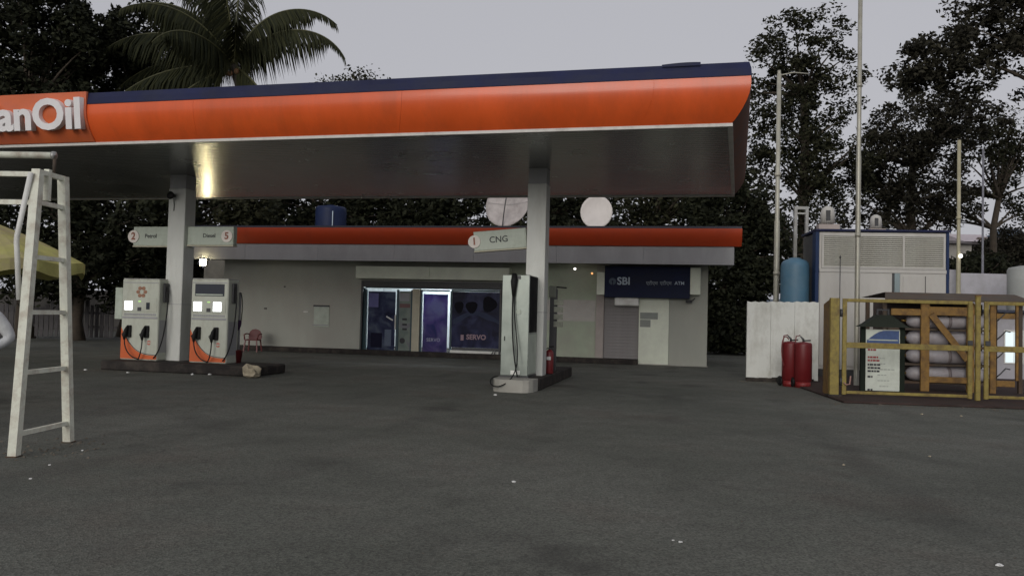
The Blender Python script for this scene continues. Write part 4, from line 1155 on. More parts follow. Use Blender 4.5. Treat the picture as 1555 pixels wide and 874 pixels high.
# poles
def pole(name, px_, py0, pyt, Y, r0, r1, label, ztop=None, arm=False, m=GREYM):
    p = AY(px_, py0, Y); zt = AY(px_, pyt, Y).z if ztop is None else ztop
    t = thing(name, label, 'pole', (p.x, Y, 0), 0)
    MB().lathe([(r0 * 2.2, 0), (r0 * 2.2, 0.03), (r0, 0.035), (r0, 0.5), (r0 * 0.95, zt * 0.5), (r1, zt * 0.51), (r1, zt)], 12).build('shaft', m, t)
    for q in (0.33, 0.66):
        MB().lathe([(r0 * 1.12, zt * q - 0.05), (r0 * 1.12, zt * q + 0.05)], 12).build('collar', m, t)
    if arm:
        MB().tube([(0, 0, zt - 0.05), (0.45, 0, zt + 0.05), (0.9, 0, zt + 0.02)], 0.02, 6).lathe([(0.05, zt - 0.06), (0.05, zt + 0.1)], 8).build('arm', m, t)
    return t
pf = G(1300, 587)
pole('flagpole', 1300.5, 560, 0, pf.y, 0.062, 0.052, 'tall galvanised flagpole standing inside the yellow gate', ztop=11.2, m=mat('pole_steel', (0.40, 0.39, 0.33), 0.45, metal=0.4, var=0.15, scale=3, dirt=(0.24, 0.19, 0.11), dirt_amt=0.5, dscale=2))
pole('lamp_post', 1178.5, 450, 112, 23.6, 0.085, 0.065, 'slim pale post with a bent arm at the top behind the blue tank', arm=True, m=mat('pole_pale', (0.44, 0.43, 0.36), 0.5, metal=0.3, var=0.15, dirt=(0.24, 0.19, 0.11), dirt_amt=0.4, dscale=2))
lp = pole('lamp_post', 1455, 460, 213, 27.5, 0.075, 0.06, 'slim yellowish post with a small glowing bulb beyond the enclosure', m=mat('pole_yellowish', (0.36, 0.33, 0.22), 0.55, var=0.2))
zb_ = AY(1455, 389, 27.5).z
MB().lathe([(0.02, zb_ - 0.06), (0.055, zb_ - 0.03), (0.055, zb_ + 0.03), (0.02, zb_ + 0.06)], 12, (0.0, -0.14, 0)).build('bulb', PINL, lp)
MB().beam((0, -0.03, zb_ + 0.02), (0, -0.1, zb_ + 0.02), 0.04).build('bulb_bracket', DGREY, lp)
pole('thin_mast', 1492, 420, 226, 33, 0.05, 0.04, 'thin bluish grey mast before the trees on the far right', m=mat('mast_grey', (0.20, 0.20, 0.23), 0.6, var=0.2))

# lilac boundary wall in the back right
LP = AY(1446, 470, 28)
LF = Fr((LP.x, LP.y), R_(2))
_, lz1 = LF.px(1500, 414)
lw = thing('rear_wall', 'pale lilac plastered wall behind the gas cylinder rack', 'wall', LF.p, -R_(2))
for k in range(7):
    box('wall_bay', LILAC, lw, k * 2.02, k * 2.02 + 2.0, 0, 0.2, 0, lz1 + 0.03 * ((k * 5) % 3 - 1), c=0.01)
for k in range(8):
    box('wall_pier', LILAC, lw, k * 2.02 - 0.12, k * 2.02 + 0.10, -0.05, -0.002, 0, lz1 + 0.08, c=0.01)

# gate compound: raised strip
GP = G(1278, 601, 0.04)
g2 = G(1481, 608, 0.04)
GA = math.atan2(-(g2.y - GP.y), g2.x - GP.x)
GF = Fr((GP.x, GP.y), GA)
strip = MB().box(-0.28, 9, -1.05, 7.5, 0, 0.04, c=0.012)
o = strip.build('compound_slab', REDC, None, 'structure'); o.location = GF.p; o.rotation_euler = (0, 0, -GA)
ZG = 0.04
# left yellow gate post: wide sheet post
x0, z1 = GF.px(1262, 452, 0.0); x1, _ = GF.px(1275, 452, 0.0)
gp = thing('gate_post', 'broad mustard yellow sheet metal post at the hinge end of the gate', 'gate post', GF.w((x0 + x1) / 2, 0, ZG), -GA + R_(0))
hgp = z1 - ZG
MB().box(-0.09, 0.09, 0, 0.10, 0, hgp, c=0.006).build('post_face', YEL, gp)
MB().add([(-0.092, 0.02, 0), (-0.02, 0.75, 0), (-0.02, 0.75, hgp - 0.12), (-0.092, 0.02, hgp - 0.02), (-0.060, 0.03, 0), (0.01, 0.76, 0), (0.01, 0.76, hgp - 0.12), (-0.06, 0.03, hgp - 0.02)],
         [(0, 1, 2, 3), (4, 7, 6, 5), (3, 2, 6, 7), (1, 5, 6, 2), (0, 3, 7, 4)]).build('side_sheet', OCHRE, gp)
MB().box(-0.14, 0.14, -0.06, 0.16, 0, 0.03).build('foot', DCONC, gp)
# gate leaves
def gate_leaf(px0, px1, right, label):
    gx0, _ = GF.px(px0, 520); gx1, _ = GF.px(px1, 520)
    _, zt_ = GF.px(1380, 455); _, zm = GF.px(1380, 526); _, zb = GF.px(1380, 600)
    t = thing('gate_leaf', label, 'gate', GF.w(gx0, 0.02, ZG), -GA, 'yellow compound gate leaves')
    w_ = gx1 - gx0
    zt_ -= ZG; zm -= ZG; zb = 0.09
    tw = 0.085
    for nm, b in (('stile', (0, tw, 0, 0.05, zb - 0.06, zt_)), ('stile', (w_ - tw, w_, 0, 0.05, zb - 0.06, zt_)), ('top_rail', (tw + .002, w_ - tw - .002, 0.002, 0.048, zt_ - 0.07, zt_)), ('middle_rail', (tw + .002, w_ - tw - .002, 0.002, 0.048, zm - 0.06, zm + 0.055)), ('bottom_rail', (tw + .002, w_ - tw - .002, 0.002, 0.048, zb - 0.04, zb + 0.02))):
        box(nm, YEL, t, *b, c=0.008)
    xx = tw if not right else w_ - tw
    for zz in (0.3, zt_ - 0.3):
        MB().lathe([(0.03, zz - 0.08), (0.03, zz + 0.08)], 8, (-0.02 if not right else w_ + 0.02, 0.025, 0)).build('hinge', DGREY, t)
    if not right:
        MB().tube([(0.02, -0.03, 0.28), (0.06, -0.06, 0.24), (0.14, -0.03, 0.25), (0.16, -0.02, 0.42)], 0.015, 6).build('drop_bolt', mat('pinkish_rag', (0.35, 0.2, 0.17), 0.8), t)
    MB().box(w_ - tw - 0.02 if not right else 0.01, w_ - 0.01 if not right else tw + 0.02, -0.03, -0.001, zm + 0.06, zm + 0.16, c=0.005).build('latch', DGREY, t)
    return t
gate_leaf(1280, 1478, False, 'yellow tubular gate leaf in front of the notice board and cylinder rack')
gate_leaf(1496, 1690, True, 'yellow tubular gate leaf right of the slim meeting post')
mx_, mz = GF.px(1486.5, 452)
mp = thing('meeting_post', 'slim yellow post between the two gate leaves', 'gate post', GF.w(mx_, 0.0, ZG), -GA)
MB().box(-0.045, 0.045, 0, 0.07, 0, mz - ZG + 0.03, c=0.008).build('post', YEL, mp)
MB().box(-0.05, 0.05, -0.006, 0.076, mz - ZG + 0.031, mz - ZG + 0.05).build('cap', OCHRE, mp)

# notice board
x0, zbt = GF.px(1315, 512, 0.9); x1, zbb = GF.px(1366, 594, 0.9)
nbd = thing('notice_board', 'white notice board with a blue arched header under a small peaked roof', 'notice board', GF.w((x0 + x1) / 2, 0.9, ZG), -GA)
w_ = x1 - x0; a = w_ / 2
zt_ = GF.px(1340, 500, 0.9)[1] - ZG; zb = zbb - ZG
bd = MB().box(-a, a, 0, 0.04, max(zb, 0.02), zt_, c=0.004).build('board', mat('board_white', (0.62, 0.66, 0.58), 0.6, var=0.08, scale=5, dirt=(0.4, 0.42, 0.35), dirt_amt=0.6, dscale=3), nbd)
for sx in (-1, 1):
    MB().box(sx * (a + 0.055) - 0.05, sx * (a + 0.055) + 0.05, 0.0, 0.07, 0, zt_ + 0.05, c=0.004).build('upright', mat('green_black_paint', (0.018, 0.024, 0.018), 0.8, spec=0.1), nbd)
zr = zt_ + 0.05
rz0 = GF.px(1340, 478, 0.9)[1] - ZG
MB().prism([(-a - 0.17, zr), (a + 0.17, zr), (a + 0.05, zr + 0.06), (0.12, rz0), (-0.12, rz0), (-a - 0.05, zr + 0.06)], -0.15, 0.2).build('peaked_roof', mat('roof_dark_green', (0.03, 0.036, 0.028), 0.8, spec=0.15), nbd)
fz1 = GF.px(1340, 469, 0.9)[1] - ZG
fr = MB().box(-0.13, -0.10, 0, 0.04, rz0, fz1).box(0.10, 0.13, 0, 0.04, rz0, fz1).box(-0.099, 0.099, 0, 0.04, fz1 - 0.035, fz1)
fr.build('top_bracket', DGREY, nbd)
hp_ = []
zh0 = zt_ - 0.30
for i in range(9):
    t = i / 8
    hp_.append((-a + 0.02 + (2 * a - 0.04) * t, zh0 + 0.06 + 0.22 * (math.sin(min(1, t * 1.7) * math.pi / 2))))
hdr = MB().prism([(-a + 0.02, zh0)] + hp_ + [(a - 0.02, zh0)], -0.006, 0.0).build('blue_header', mat('header_blue', (0.05, 0.09, 0.22), 0.5, var=0.2, scale=9), bd)
MB().box(-a + 0.05, a - 0.05, -0.010, -0.0061, zh0 + 0.06, zh0 + 0.085).build('header_print', SIGNW, hdr)
rt_ = random.Random(21)
marks = [(0.36, INK), (0.44, REDINK), (0.60, REDINK), (0.67, REDINK), (0.76, INK), (0.83, INK), (0.90, INK), (1.02, INK), (1.30, INK)]
for (dz, m_) in marks:
    mk_ = MB(); xx = -a + 0.04
    for q in range(rt_.randint(2, 4)):
        l_ = rt_.uniform(0.03, 0.07)
        mk_.box(xx, xx + l_, -0.004, 0.0, zt_ - dz - 0.022, zt_ - dz + 0.018); xx += l_ + 0.012
    mk_.build('print_line', m_, bd)
FAINT = mat('faint_print', (0.40, 0.43, 0.38), 0.6, var=0.2)
for k in range(6):
    mk_ = MB(); xx = -a + 0.24 + 0.05 * rt_.random(); zz = zt_ - 0.62 - 0.12 * k
    for q in range(rt_.randint(2, 4)):
        l_ = rt_.uniform(0.03, 0.08)
        mk_.box(xx, xx + l_, -0.003, 0.0, zz - 0.012, zz + 0.012); xx += l_ + 0.015
    mk_.build('print_line', FAINT, bd)

# cylinder rack
RD = 2.0
x0, zt_ = GF.px(1338, 448, RD); x1, _ = GF.px(1562, 448, RD)
_, zrb = GF.px(1440, 586, RD)
_, ztf = GF.px(1440, 462, RD)
rack = thing('cylinder_rack', 'ochre painted steel rack holding rows of gas cylinders behind the gate', 'rack', GF.w(x0, RD, ZG), -GA)
wl = x1 - x0
zT = zt_ - ZG; zF = ztf - ZG; zB = zrb - ZG
rf = MB()
rf.add([(0.0, -0.25, zT - 0.08), (wl, -0.25, zT - 0.08), (wl, 0.6, zT + 0.10), (0.3, 0.6, zT + 0.10), (wl, 1.4, zT - 0.02), (0.0, 1.4, zT - 0.02)], [(0, 1, 2, 3), (3, 2, 4, 5)])
rf.add([(0.0, -0.25, zT - 0.12), (wl, -0.25, zT - 0.12), (wl, -0.25, zT - 0.08), (0.0, -0.25, zT - 0.08)], [(0, 1, 2, 3)])
rf.build('rack_cover', RUST, rack)
def gx(px_, d=RD): return GF.px(px_, 520, d)[0] - x0
def gz(py_, d=RD): return GF.px(1440, py_, d)[1] - ZG
xv0, xv1 = gx(1397), gx(1410)
xw0, xw1 = gx(1467), gx(1478)
box('front_upright', OCHRE, rack, xv0, xv1, -0.06, 0.0, 0, zT - 0.13, c=0.006)
box('front_upright', OCHRE, rack, xw0, xw1, -0.06, 0.0, 0, zT - 0.13, c=0.006)
box('front_upright', OCHRE, rack, gx(1502), gx(1511), -0.06, 0.0, 0, zT - 0.13, c=0.006)
box('front_upright', OCHRE, rack, gx(1541), gx(1545), -0.06, 0.0, 0.3, zT - 0.13, c=0.006)
box('front_beam', OCHRE, rack, gx(1352), xv0 - 0.002, -0.05, -0.002, gz(480), gz(470), c=0.006)
box('front_beam', OCHRE, rack, xv1 + 0.002, xw0 - 0.002, -0.05, -0.002, gz(479), gz(466), c=0.006)
box('front_beam', OCHRE, rack, xv1 + 0.002, xw0 - 0.002, -0.05, -0.002, gz(581), gz(572), c=0.006)
box('front_beam', OCHRE, rack, gx(1512), gx(1540), -0.05, -0.002, gz(584), gz(575), c=0.006)
box('front_beam', OCHRE, rack, gx(1512), gx(1540), -0.05, -0.002, gz(482), gz(474), c=0.006)
MB().beam((xv1 + 0.02, -0.085, gz(478)), (xw0 - 0.01, -0.085, gz(545)), 0.14, 0.045).build('diagonal_brace', OCHRE, rack)
for xx in (0.12, wl - 0.12):
    for yy in (0.12, 1.25):
        box('rear_upright', RUST, rack, xx - 0.04, xx + 0.04, yy - 0.04, yy + 0.04, 0, zT - 0.1, c=0)
# cylinders, lying left to right
rows = [488, 514, 541, 568]
cyl_r = abs(gz(476) - gz(499)) / 2 * 0.97
proto = None
lab = ['topmost', 'second', 'third', 'bottom']
for k, py_ in enumerate([488, 514, 541, 568]):
    zc = gz(py_, RD + 0.25) + ZG
    for col_, (ua, ub) in enumerate(((1376, 1503),)):
        for dep in (0,):
            xa0 = GF.px(ua, 520, RD + 0.25)[0]; xb0 = GF.px(ub, 520, RD + 0.25)[0]
            L = xb0 - xa0
            nm = 'pale gas cylinder lying %s of the stack in the %s' % (('at the top', 'second from top', 'third from top', 'at the bottom')[k], 'ochre rack')
            t = thing('gas_cylinder', nm, 'gas cylinder', GF.w(xa0, RD + 0.27, zc - cyl_r), -GA, 'gas cylinders lying in the rack')
            MB().lathe([(0.03, 0.0), (cyl_r * 0.45, 0.02), (cyl_r * 0.85, 0.09), (cyl_r, 0.20), (cyl_r, L - 0.25), (cyl_r * 0.8, L - 0.12), (cyl_r * 0.35, L - 0.04), (0.035, L)], 22, (0, 0, cyl_r), axis='x').build('shell', CYLM, t)
            MB().lathe([(0.03, -0.10), (0.03, 0.01)], 8, (0, 0, cyl_r), axis='x').build('valve', mat('brass', (0.35, 0.22, 0.06), 0.4, metal=0.8), t)
            MB().lathe([(cyl_r + 0.004, L * 0.48), (cyl_r + 0.004, L * 0.52)], 22, (0, 0, cyl_r), axis='x').build('band', mat('band_dull', (0.20, 0.17, 0.17), 0.6), t)
    # shelf rail under each row
    zz = zc - ZG - cyl_r
    box('shelf_rail', RUST, rack, 0.16, gx(1508), 0.02, 0.10, zz - 0.05, zz - 0.002, c=0)
    box('shelf_rail', RUST, rack, 0.16, gx(1508), 0.42, 0.50, zz - 0.05, zz - 0.002, c=0)
box('rear_panel', mat('rack_dark', (0.035, 0.025, 0.022), 0.8), rack, 0.05, gx(1512), 0.62, 0.66, 0.2, zT - 0.15, c=0)
for k in range(4):
    z = 0.35 + 0.42 * k
    MB().tube([(gx(1512), -0.0, z), (gx(1518), -0.05, z + 0.1), (gx(1526), -0.04, z + 0.22), (gx(1534), 0.0, z + 0.2)], 0.014, 6).build('gas_line', DGREY, rack)

# small hut behind right leaf, panes given a glow for daylight brightness
hx_ = AY(1537, 520, 23)
hut = thing('small_hut', 'small pale hut with a bright four pane window behind the right gate leaf', 'hut', (hx_.x, 23, 0), R_(-3))
box('wall', LILAC, hut, -0.9, 2.4, 0.0, 2.0, 0, 1.95, c=0.01)
box('roof', mat('dark_roof_sheet', (0.04, 0.045, 0.07), 0.6), hut, -1.0, 2.5, -0.35, 2.1, 1.96, 2.03)
wz0 = AY(1537, 550, 23).z; wz1_ = AY(1537, 503, 23).z
wn = MB().box(-0.24, 0.31, -0.03, 0.0, wz0 - 0.04, wz1_ + 0.04, c=0.005).build('window', WPAINT, hut)
for i in range(2):
    for j in range(2):
        u0 = -0.205 + i * 0.25; v0 = wz0 + j * (wz1_ - wz0) * 0.52
        MB().box(u0, u0 + 0.225, -0.036, -0.031, v0, v0 + (wz1_ - wz0) * 0.46).build('pane', PANEL, wn)
# big pale tank at the right edge
tk = AY(1552, 430, 25.5)
tkt = thing('storage_tank', 'large pale round tank beside the lilac wall', 'tank', (tk.x + 0.15, 25.5, 0), 0)
ztk = AY(1540, 404, 25.5).z
MB().lathe([(0.55, 0), (0.55, ztk - 0.12), (0.5, ztk - 0.04), (0.2, ztk + 0.02), (0.02, ztk + 0.03)], 26).build('shell', mat('tank_pale', (0.34, 0.35, 0.33), 0.6, var=0.1, dirt=(0.3, 0.3, 0.28), dirt_amt=0.5), tkt)
MB().lathe([(0.56, ztk * 0.5), (0.56, ztk * 0.5 + 0.05)], 26).build('hoop', GREYF, tkt)
# far houses
def house(px0, px1, pyt, pyb, Y, wallm, label, roofm, rh):
    p0, p1 = AY(px0, pyb, Y), AY(px1, pyb, Y)
    zt_ = AY((px0 + px1) / 2, pyt, Y).z
    t = thing('far_house', label, 'house', ((p0.x + p1.x) / 2, Y, 0), 0)
    w_ = (p1.x - p0.x) / 2
    box('wall', wallm, t, -w_, w_, 0, 5, 0, zt_, c=0)
    MB().add([(-w_ - .3, -.4, zt_ + 0.01), (w_ + .3, -.4, zt_ + 0.01), (w_ + .3, 2.5, zt_ + rh), (-w_ - .3, 2.5, zt_ + rh), (-w_ - .3, 5.4, zt_ + 0.01), (w_ + .3, 5.4, zt_ + 0.01)], [(0, 1, 2, 3), (3, 2, 5, 4), (0, 3, 4), (1, 5, 2)]).build('roof', roofm, t)
    n_ = max(1, int(w_))
    for i in range(n_):
        xx = -w_ + (2 * w_) * (i + 0.5) / n_
        wnd_ = MB().box(xx - 0.45, xx + 0.45, -0.05, 0, zt_ - 2.0, zt_ - 0.9).build('window', DGREY, t)
        MB().box(xx - 0.40, xx + 0.40, -0.07, -0.051, zt_ - 1.95, zt_ - 0.95).build('pane', GLASSD, wnd_)
    return t
house(1440, 1475, 371, 440, 46, mat('far_cream', (0.50, 0.47, 0.42), 0.9), 'small cream flat house beside the glowing bulb post', mat('far_roof', (0.20, 0.17, 0.16), 0.8), 0.5)
house(1466, 1512, 368, 440, 62, mat('far_pink', (0.42, 0.36, 0.36), 0.9), 'distant house with a pale pinkish roof below the hill', mat('far_roof_pale', (0.50, 0.44, 0.46), 0.7), 0.9)
house(1520, 1600, 376, 440, 60, mat('far_brown', (0.16, 0.13, 0.11), 0.9), 'distant dark brown house at the right edge of the trees', mat('far_roof_brown', (0.14, 0.11, 0.09), 0.8), 1.0)

# ================================================================== LEFT SIDE: ladder-like stand
f1 = G(21, 693); f2 = G(104, 671)
Td = Vector((f2.x - f1.x, f2.y - f1.y, 0)); TL = Td.length; Td.normalize()
TN = Vector((-Td.y, Td.x, 0))                 # points left, away from frame
def on_plane(px_, py_):
    d = ray(px_, py_)
    n = Vector((Td.y, -Td.x, 0))
    t = (f1 - CAMP).dot(n) / d.dot(n)
    return CAMP + d * t
t1 = on_plane(58, 258); t2 = on_plane(96, 268)
st = thing('service_stand', 'tall chipped white steel stand with ladder rungs and pipes along its top', 'stand', (f1.x, f1.y, 0), 0)
O = Vector((f1.x, f1.y, 0))
def L_(v): return v - O
SPAN = 2.6
zt1 = (t1.z + t2.z) / 2
top1 = Vector((t1.x, t1.y, zt1)); top2 = Vector((t2.x, t2.y, zt1))
b1 = Vector((f1.x, f1.y, 0)); b2 = Vector((f2.x, f2.y, 0))
for off in (0, SPAN):
    ov = TN * off
    for bb_, tt_ in ((b1, top1), (b2, top2)):
        lg = MB().beam(L_(bb_ + ov), L_(tt_ + ov), 0.085).build('leg', TRESW, st)
        MB().box(L_(bb_ + ov).x - 0.055, L_(bb_ + ov).x + 0.055, L_(bb_ + ov).y - 0.055, L_(bb_ + ov).y + 0.055, 0, 0.012).build('foot_plate', RUST, lg)
    for fr_ in (0.075, 0.285, 0.495, 0.69, 0.885):
        MB().beam(L_(b1.lerp(top1, fr_) + ov), L_(b2.lerp(top2, fr_) + ov), 0.045, 0.045).build('rung', TRESW, st)
    MB().beam(L_(top1 + ov + Vector((0, 0, -0.02))), L_(top2 + ov + Vector((0, 0, -0.02))), 0.05).build('top_bar', TRESW, st)
    mid = top1.lerp(top2, 0.38) + ov
    MB().beam(L_(mid + Vector((0, 0, -0.30))), L_(mid + Vector((0, 0, 0.03))), 0.055).build('short_post', TRESW, st)
for z, q, w_ in ((0.0 - 0.05, 0.0, 0.05), (-0.34, 0.02, 0.05)):
    a_ = top1 + Vector((0, 0, z)) + Td * q
    MB().beam(L_(a_ + TN * 0.04), L_(a_ + TN * (SPAN - 0.04)), w_).build('long_rail', TRESW, st)
tp_ = top1.lerp(top2, 0.62) + Vector((0, 0, 0.20))
MB().tube([L_(tp_ + TN * 0.02), L_(tp_ + TN * (SPAN + 0.1))], 0.036, 10).build('top_pipe', TRESW, st)
MB().tube([L_(tp_ + TN * 0.0), L_(tp_ - Vector((0, 0, 0.20)))], 0.018, 8).build('pipe_clamp', RUST, st)
MB().tube([L_(tp_ + TN * SPAN), L_(tp_ + TN * SPAN - Vector((0, 0, 0.20)))], 0.018, 8).build('pipe_clamp', RUST, st)
MB().lathe([(0.045, -0.015), (0.045, 0.015)], 10, L_(tp_ + TN * 0.01), axis='x').build('pipe_flange', GREYM, st)
h0 = AY(47, 262, b1.y + 0.1); h1 = AY(25, 362, b1.y + 0.1); h2 = AY(29, 455, b1.y + 0.1)
MB().tube([L_(h0), L_(h0.lerp(h1, 0.96)), L_(h1.lerp(h2, 0.04)), L_(h2)], 0.026, 8).build('hanging_pipe', WPAINT, st)
# umbrella
uc = AY(-34, 400, 12.0)
ut = thing('parasol', 'faded yellow market parasol behind the white ladder stand', 'parasol', (uc.x, 12.0, 0), 0.2)
zr_ = AY(120, 398, 12.0).z; za_ = AY(0, 331, 12.0).z
Ru = (AY(128, 405, 12.0).x - uc.x) * 0.91
uv, uf = [], []
NP = 8
SEG = 6
for k in range(NP * SEG):
    an = 2 * math.pi * k / (NP * SEG)
    sag = 0.5 - 0.5 * math.cos(2 * math.pi * (k % SEG) / SEG)
    for i in range(6):
        t = i / 5
        rr = Ru * t * (1 - 0.05 * sag * t)
        z = za_ - (za_ - zr_) * (0.72 * t + 0.28 * t * t) - 0.05 * sag * t
        uv.append((rr * math.cos(an), rr * math.sin(an), z))
    uv.append((Ru * 1.0 * (1 - 0.05 * sag) * math.cos(an), Ru * (1 - 0.05 * sag) * math.sin(an), zr_ - 0.05 * sag - 0.20 + 0.05 * (1 - sag)))
NT = NP * SEG
for k in range(NT):
    k2 = (k + 1) % NT
    for i in range(6):
        uf.append((k * 7 + i, k2 * 7 + i, k2 * 7 + i + 1, k * 7 + i + 1))
me = MB().add(uv, uf, False).build('canopy_cloth', UMB, ut)
sm = me.modifiers.new('thickness', 'SOLIDIFY'); sm.thickness = 0.006
MB().tube([(0, 0, 0.02), (0, 0, za_ + 0.10)], 0.022, 10).build('pole', GREYM, ut)
MB().lathe([(0.28, 0), (0.28, 0.06), (0.10, 0.10), (0.04, 0.25)], 18).build('base', CONC, ut)
for k in range(NP):
    an = 2 * math.pi * k / NP
    MB().tube([(0.03 * math.cos(an), 0.03 * math.sin(an), za_ - 0.02), (Ru * 0.5 * math.cos(an), Ru * 0.5 * math.sin(an), za_ - (za_ - zr_) * 0.44 - 0.02), (Ru * 0.99 * math.cos(an), Ru * 0.99 * math.sin(an), zr_ - 0.01)], 0.007, 5).build('rib', DGREY, ut)

# person at the left edge
def skin_mesh(name, verts, edges, radii, root, m, parent, sub=2):
    me = bpy.data.meshes.new(name)
    me.from_pydata([tuple(v) for v in verts], edges, [])
    o = bpy.data.objects.new(name, me); COL.objects.link(o)
    md = o.modifiers.new('skin', 'SKIN'); md.use_smooth_shade = True
    sv_ = me.skin_vertices[0].data
    for i, r in enumerate(radii):
        sv_[i].radius = (r, r) if not isinstance(r, tuple) else r
        sv_[i].use_root = (i == root)
    ss = o.modifiers.new('sub', 'SUBSURF'); ss.levels = sub; ss.render_levels = sub
    bpy.context.view_layer.update()
    me2 = bpy.data.meshes.new_from_object(o.evaluated_get(bpy.context.evaluated_depsgraph_get()))
    bpy.data.objects.remove(o); bpy.data.meshes.remove(me)
    me2.name = name; me2.materials.clear(); me2.materials.append(m)
    me2.polygons.foreach_set('use_smooth', [True] * len(me2.polygons))
    return mk(name, me2, parent)
pe = AY(15, 520, 9.6)          # elbow
PO = Vector((pe.x - 0.40, 9.6, 0))
person = thing('person', 'person in a loose white shirt with a hand on the hip beside the ladder stand', 'person', PO, R_(8))
V = []; E_ = []; RR = []
def jv(p, r, link=None):
    V.append(p); RR.append(r)
    if link is not None: E_.append((link, len(V) - 1))
    return len(V) - 1
pelv = jv((0, 0, 0.93), (0.15, 0.11))
wa = jv((0, 0, 1.08), (0.14, 0.10), pelv); chs = jv((0, 0, 1.28), (0.165, 0.115), wa); nk0 = jv((0, 0.01, 1.42), (0.09, 0.07), chs)
nk = jv((0, 0.0, 1.49), 0.052, nk0); hd0 = jv((0, -0.02, 1.56), (0.07, 0.085), nk); hd1 = jv((0, -0.015, 1.64), (0.078, 0.095), hd0); hd2 = jv((0, 0.0, 1.71), (0.055, 0.07), hd1)
arms = {}
for s in (1, -1):
    sh = jv((s * 0.19, 0, 1.38), 0.062, nk0)
    if s == 1:
        el = jv((0.38, 0.03, 1.10), 0.043, sh); wr = jv((0.20, -0.11, 0.97), 0.028, el)
    else:
        el = jv((-0.25, 0.02, 1.09), 0.043, sh); wr = jv((-0.25, -0.06, 0.84), 0.028, el)
    pm_ = jv(tuple(Vector(V[wr]) + (Vector(V[wr]) - Vector(V[el])).normalized() * 0.07), (0.036, 0.018), wr)
    dr = (Vector(V[wr]) - Vector(V[el])).normalized()
    side = Vector((0, 0, 1)).cross(dr).normalized() if s == 1 else Vector((0, 1, 0))
    for k, ln in enumerate((0.075, 0.085, 0.08, 0.062)):
        p0 = Vector(V[pm_]) + side * (0.027 - 0.018 * k) + dr * 0.02
        f_ = jv(tuple(p0), 0.010, pm_); f2_ = jv(tuple(p0 + dr * ln * 0.55 + Vector((0, -0.008, -0.006))), 0.009, f_); jv(tuple(p0 + dr * ln + Vector((-s * 0.012, -0.004, -0.02))), 0.0075, f2_)
    th = jv(tuple(Vector(V[wr]) + side * 0.035 + dr * 0.03), 0.011, wr); jv(tuple(Vector(V[wr]) + side * 0.055 + dr * 0.075), 0.009, th)
    arms[s] = (sh, el, wr)
legs = {}
for s in (1, -1):
    hp0 = jv((s * 0.10, 0, 0.86), 0.092, pelv); kn = jv((s * 0.115, -0.02, 0.48), 0.058, hp0); cf = jv((s * 0.12, 0.0, 0.33), 0.056, kn)
    ak = jv((s * 0.12, 0.03, 0.09), 0.037, cf); he = jv((s * 0.12, 0.02, 0.045), 0.036, ak); to = jv((s * 0.14, -0.15, 0.032), (0.042, 0.028), he)
    legs[s] = (hp0, kn, cf, ak)
body = skin_mesh('body', V, E_, RR, pelv, SKIN, person)
fc = MB().tube([(0, -0.098, 1.63), (0, -0.118, 1.60), (0, -0.10, 1.59)], [0.008, 0.014, 0.012], 8)
for s in (1, -1):
    fc.lathe([(0.004, -0.02), (0.02, -0.012), (0.02, 0.012), (0.004, 0.02)], 8, (s * 0.085, 0.0, 1.61), axis='x')
fc.build('nose_and_ears', SKIN, body)
ey = MB()
for s in (1, -1):
    ey.lathe([(0.002, -0.008), (0.010, -0.004), (0.010, 0.004), (0.002, 0.008)], 8, (s * 0.032, -0.093, 1.635), axis='y')
ey.tube([(-0.025, -0.098, 1.562), (0, -0.104, 1.56), (0.025, -0.098, 1.562)], 0.004, 5)
ey.build('eyes_and_mouth', HAIR, body)
hv_, hf_ = [], []
for i in range(8):
    for k in range(16):
        ph = math.pi * 0.60 * i / 7; an = 2 * math.pi * k / 16
        cut = 1.0 if math.sin(an) > -0.3 else 0.62
        ph *= cut
        hv_.append((0.092 * math.sin(ph) * math.cos(an), 0.108 * math.sin(ph) * math.sin(an), 1.655 + 0.112 * math.cos(ph)))
for i in range(7):
    for k in range(16):
        hf_.append((i * 16 + k, i * 16 + (k + 1) % 16, (i + 1) * 16 + (k + 1) % 16, (i + 1) * 16 + k))
MB().add(hv_, hf_, True).build('hair', HAIR, person)
SV = [V[pelv], V[wa], V[chs], V[nk0]]; SE = [(0, 1), (1, 2), (2, 3)]; SR = [(0.185, 0.145), (0.175, 0.135), (0.20, 0.145), (0.105, 0.09)]
for s in (1, -1):
    sh, el, wr = arms[s]
    i0 = len(SV)
    e2 = Vector(V[el]); w2 = e2.lerp(Vector(V[wr]), 0.92)
    SV += [V[sh], tuple(Vector(V[sh]).lerp(e2, 0.55)), tuple(e2), tuple(e2.lerp(w2, 0.5)), tuple(w2)]
    SR += [0.088, 0.085, 0.078, 0.062, 0.045]
    SE += [(3, i0), (i0, i0 + 1), (i0 + 1, i0 + 2), (i0 + 2, i0 + 3), (i0 + 3, i0 + 4)]
sv0 = len(SV); SV.append((0, 0, 0.80)); SR.append((0.185, 0.145)); SE.append((0, sv0))
skin_mesh('shirt', SV, SE, SR, 0, SHIRT, person)
TV = [V[pelv]]; TE = []; TR = [(0.165, 0.125)]
for s in (1, -1):
    i0 = len(TV)
    TV += [V[legs[s][0]], V[legs[s][1]], V[legs[s][2]], tuple(Vector(V[legs[s][3]]) + Vector((0, -0.01, 0.0)))]
    TR += [0.105, 0.083, 0.08, 0.072]
    TE += [(0, i0), (i0, i0 + 1), (i0 + 1, i0 + 2), (i0 + 2, i0 + 3)]
skin_mesh('trousers', TV, TE, TR, 0, TROUS, person)

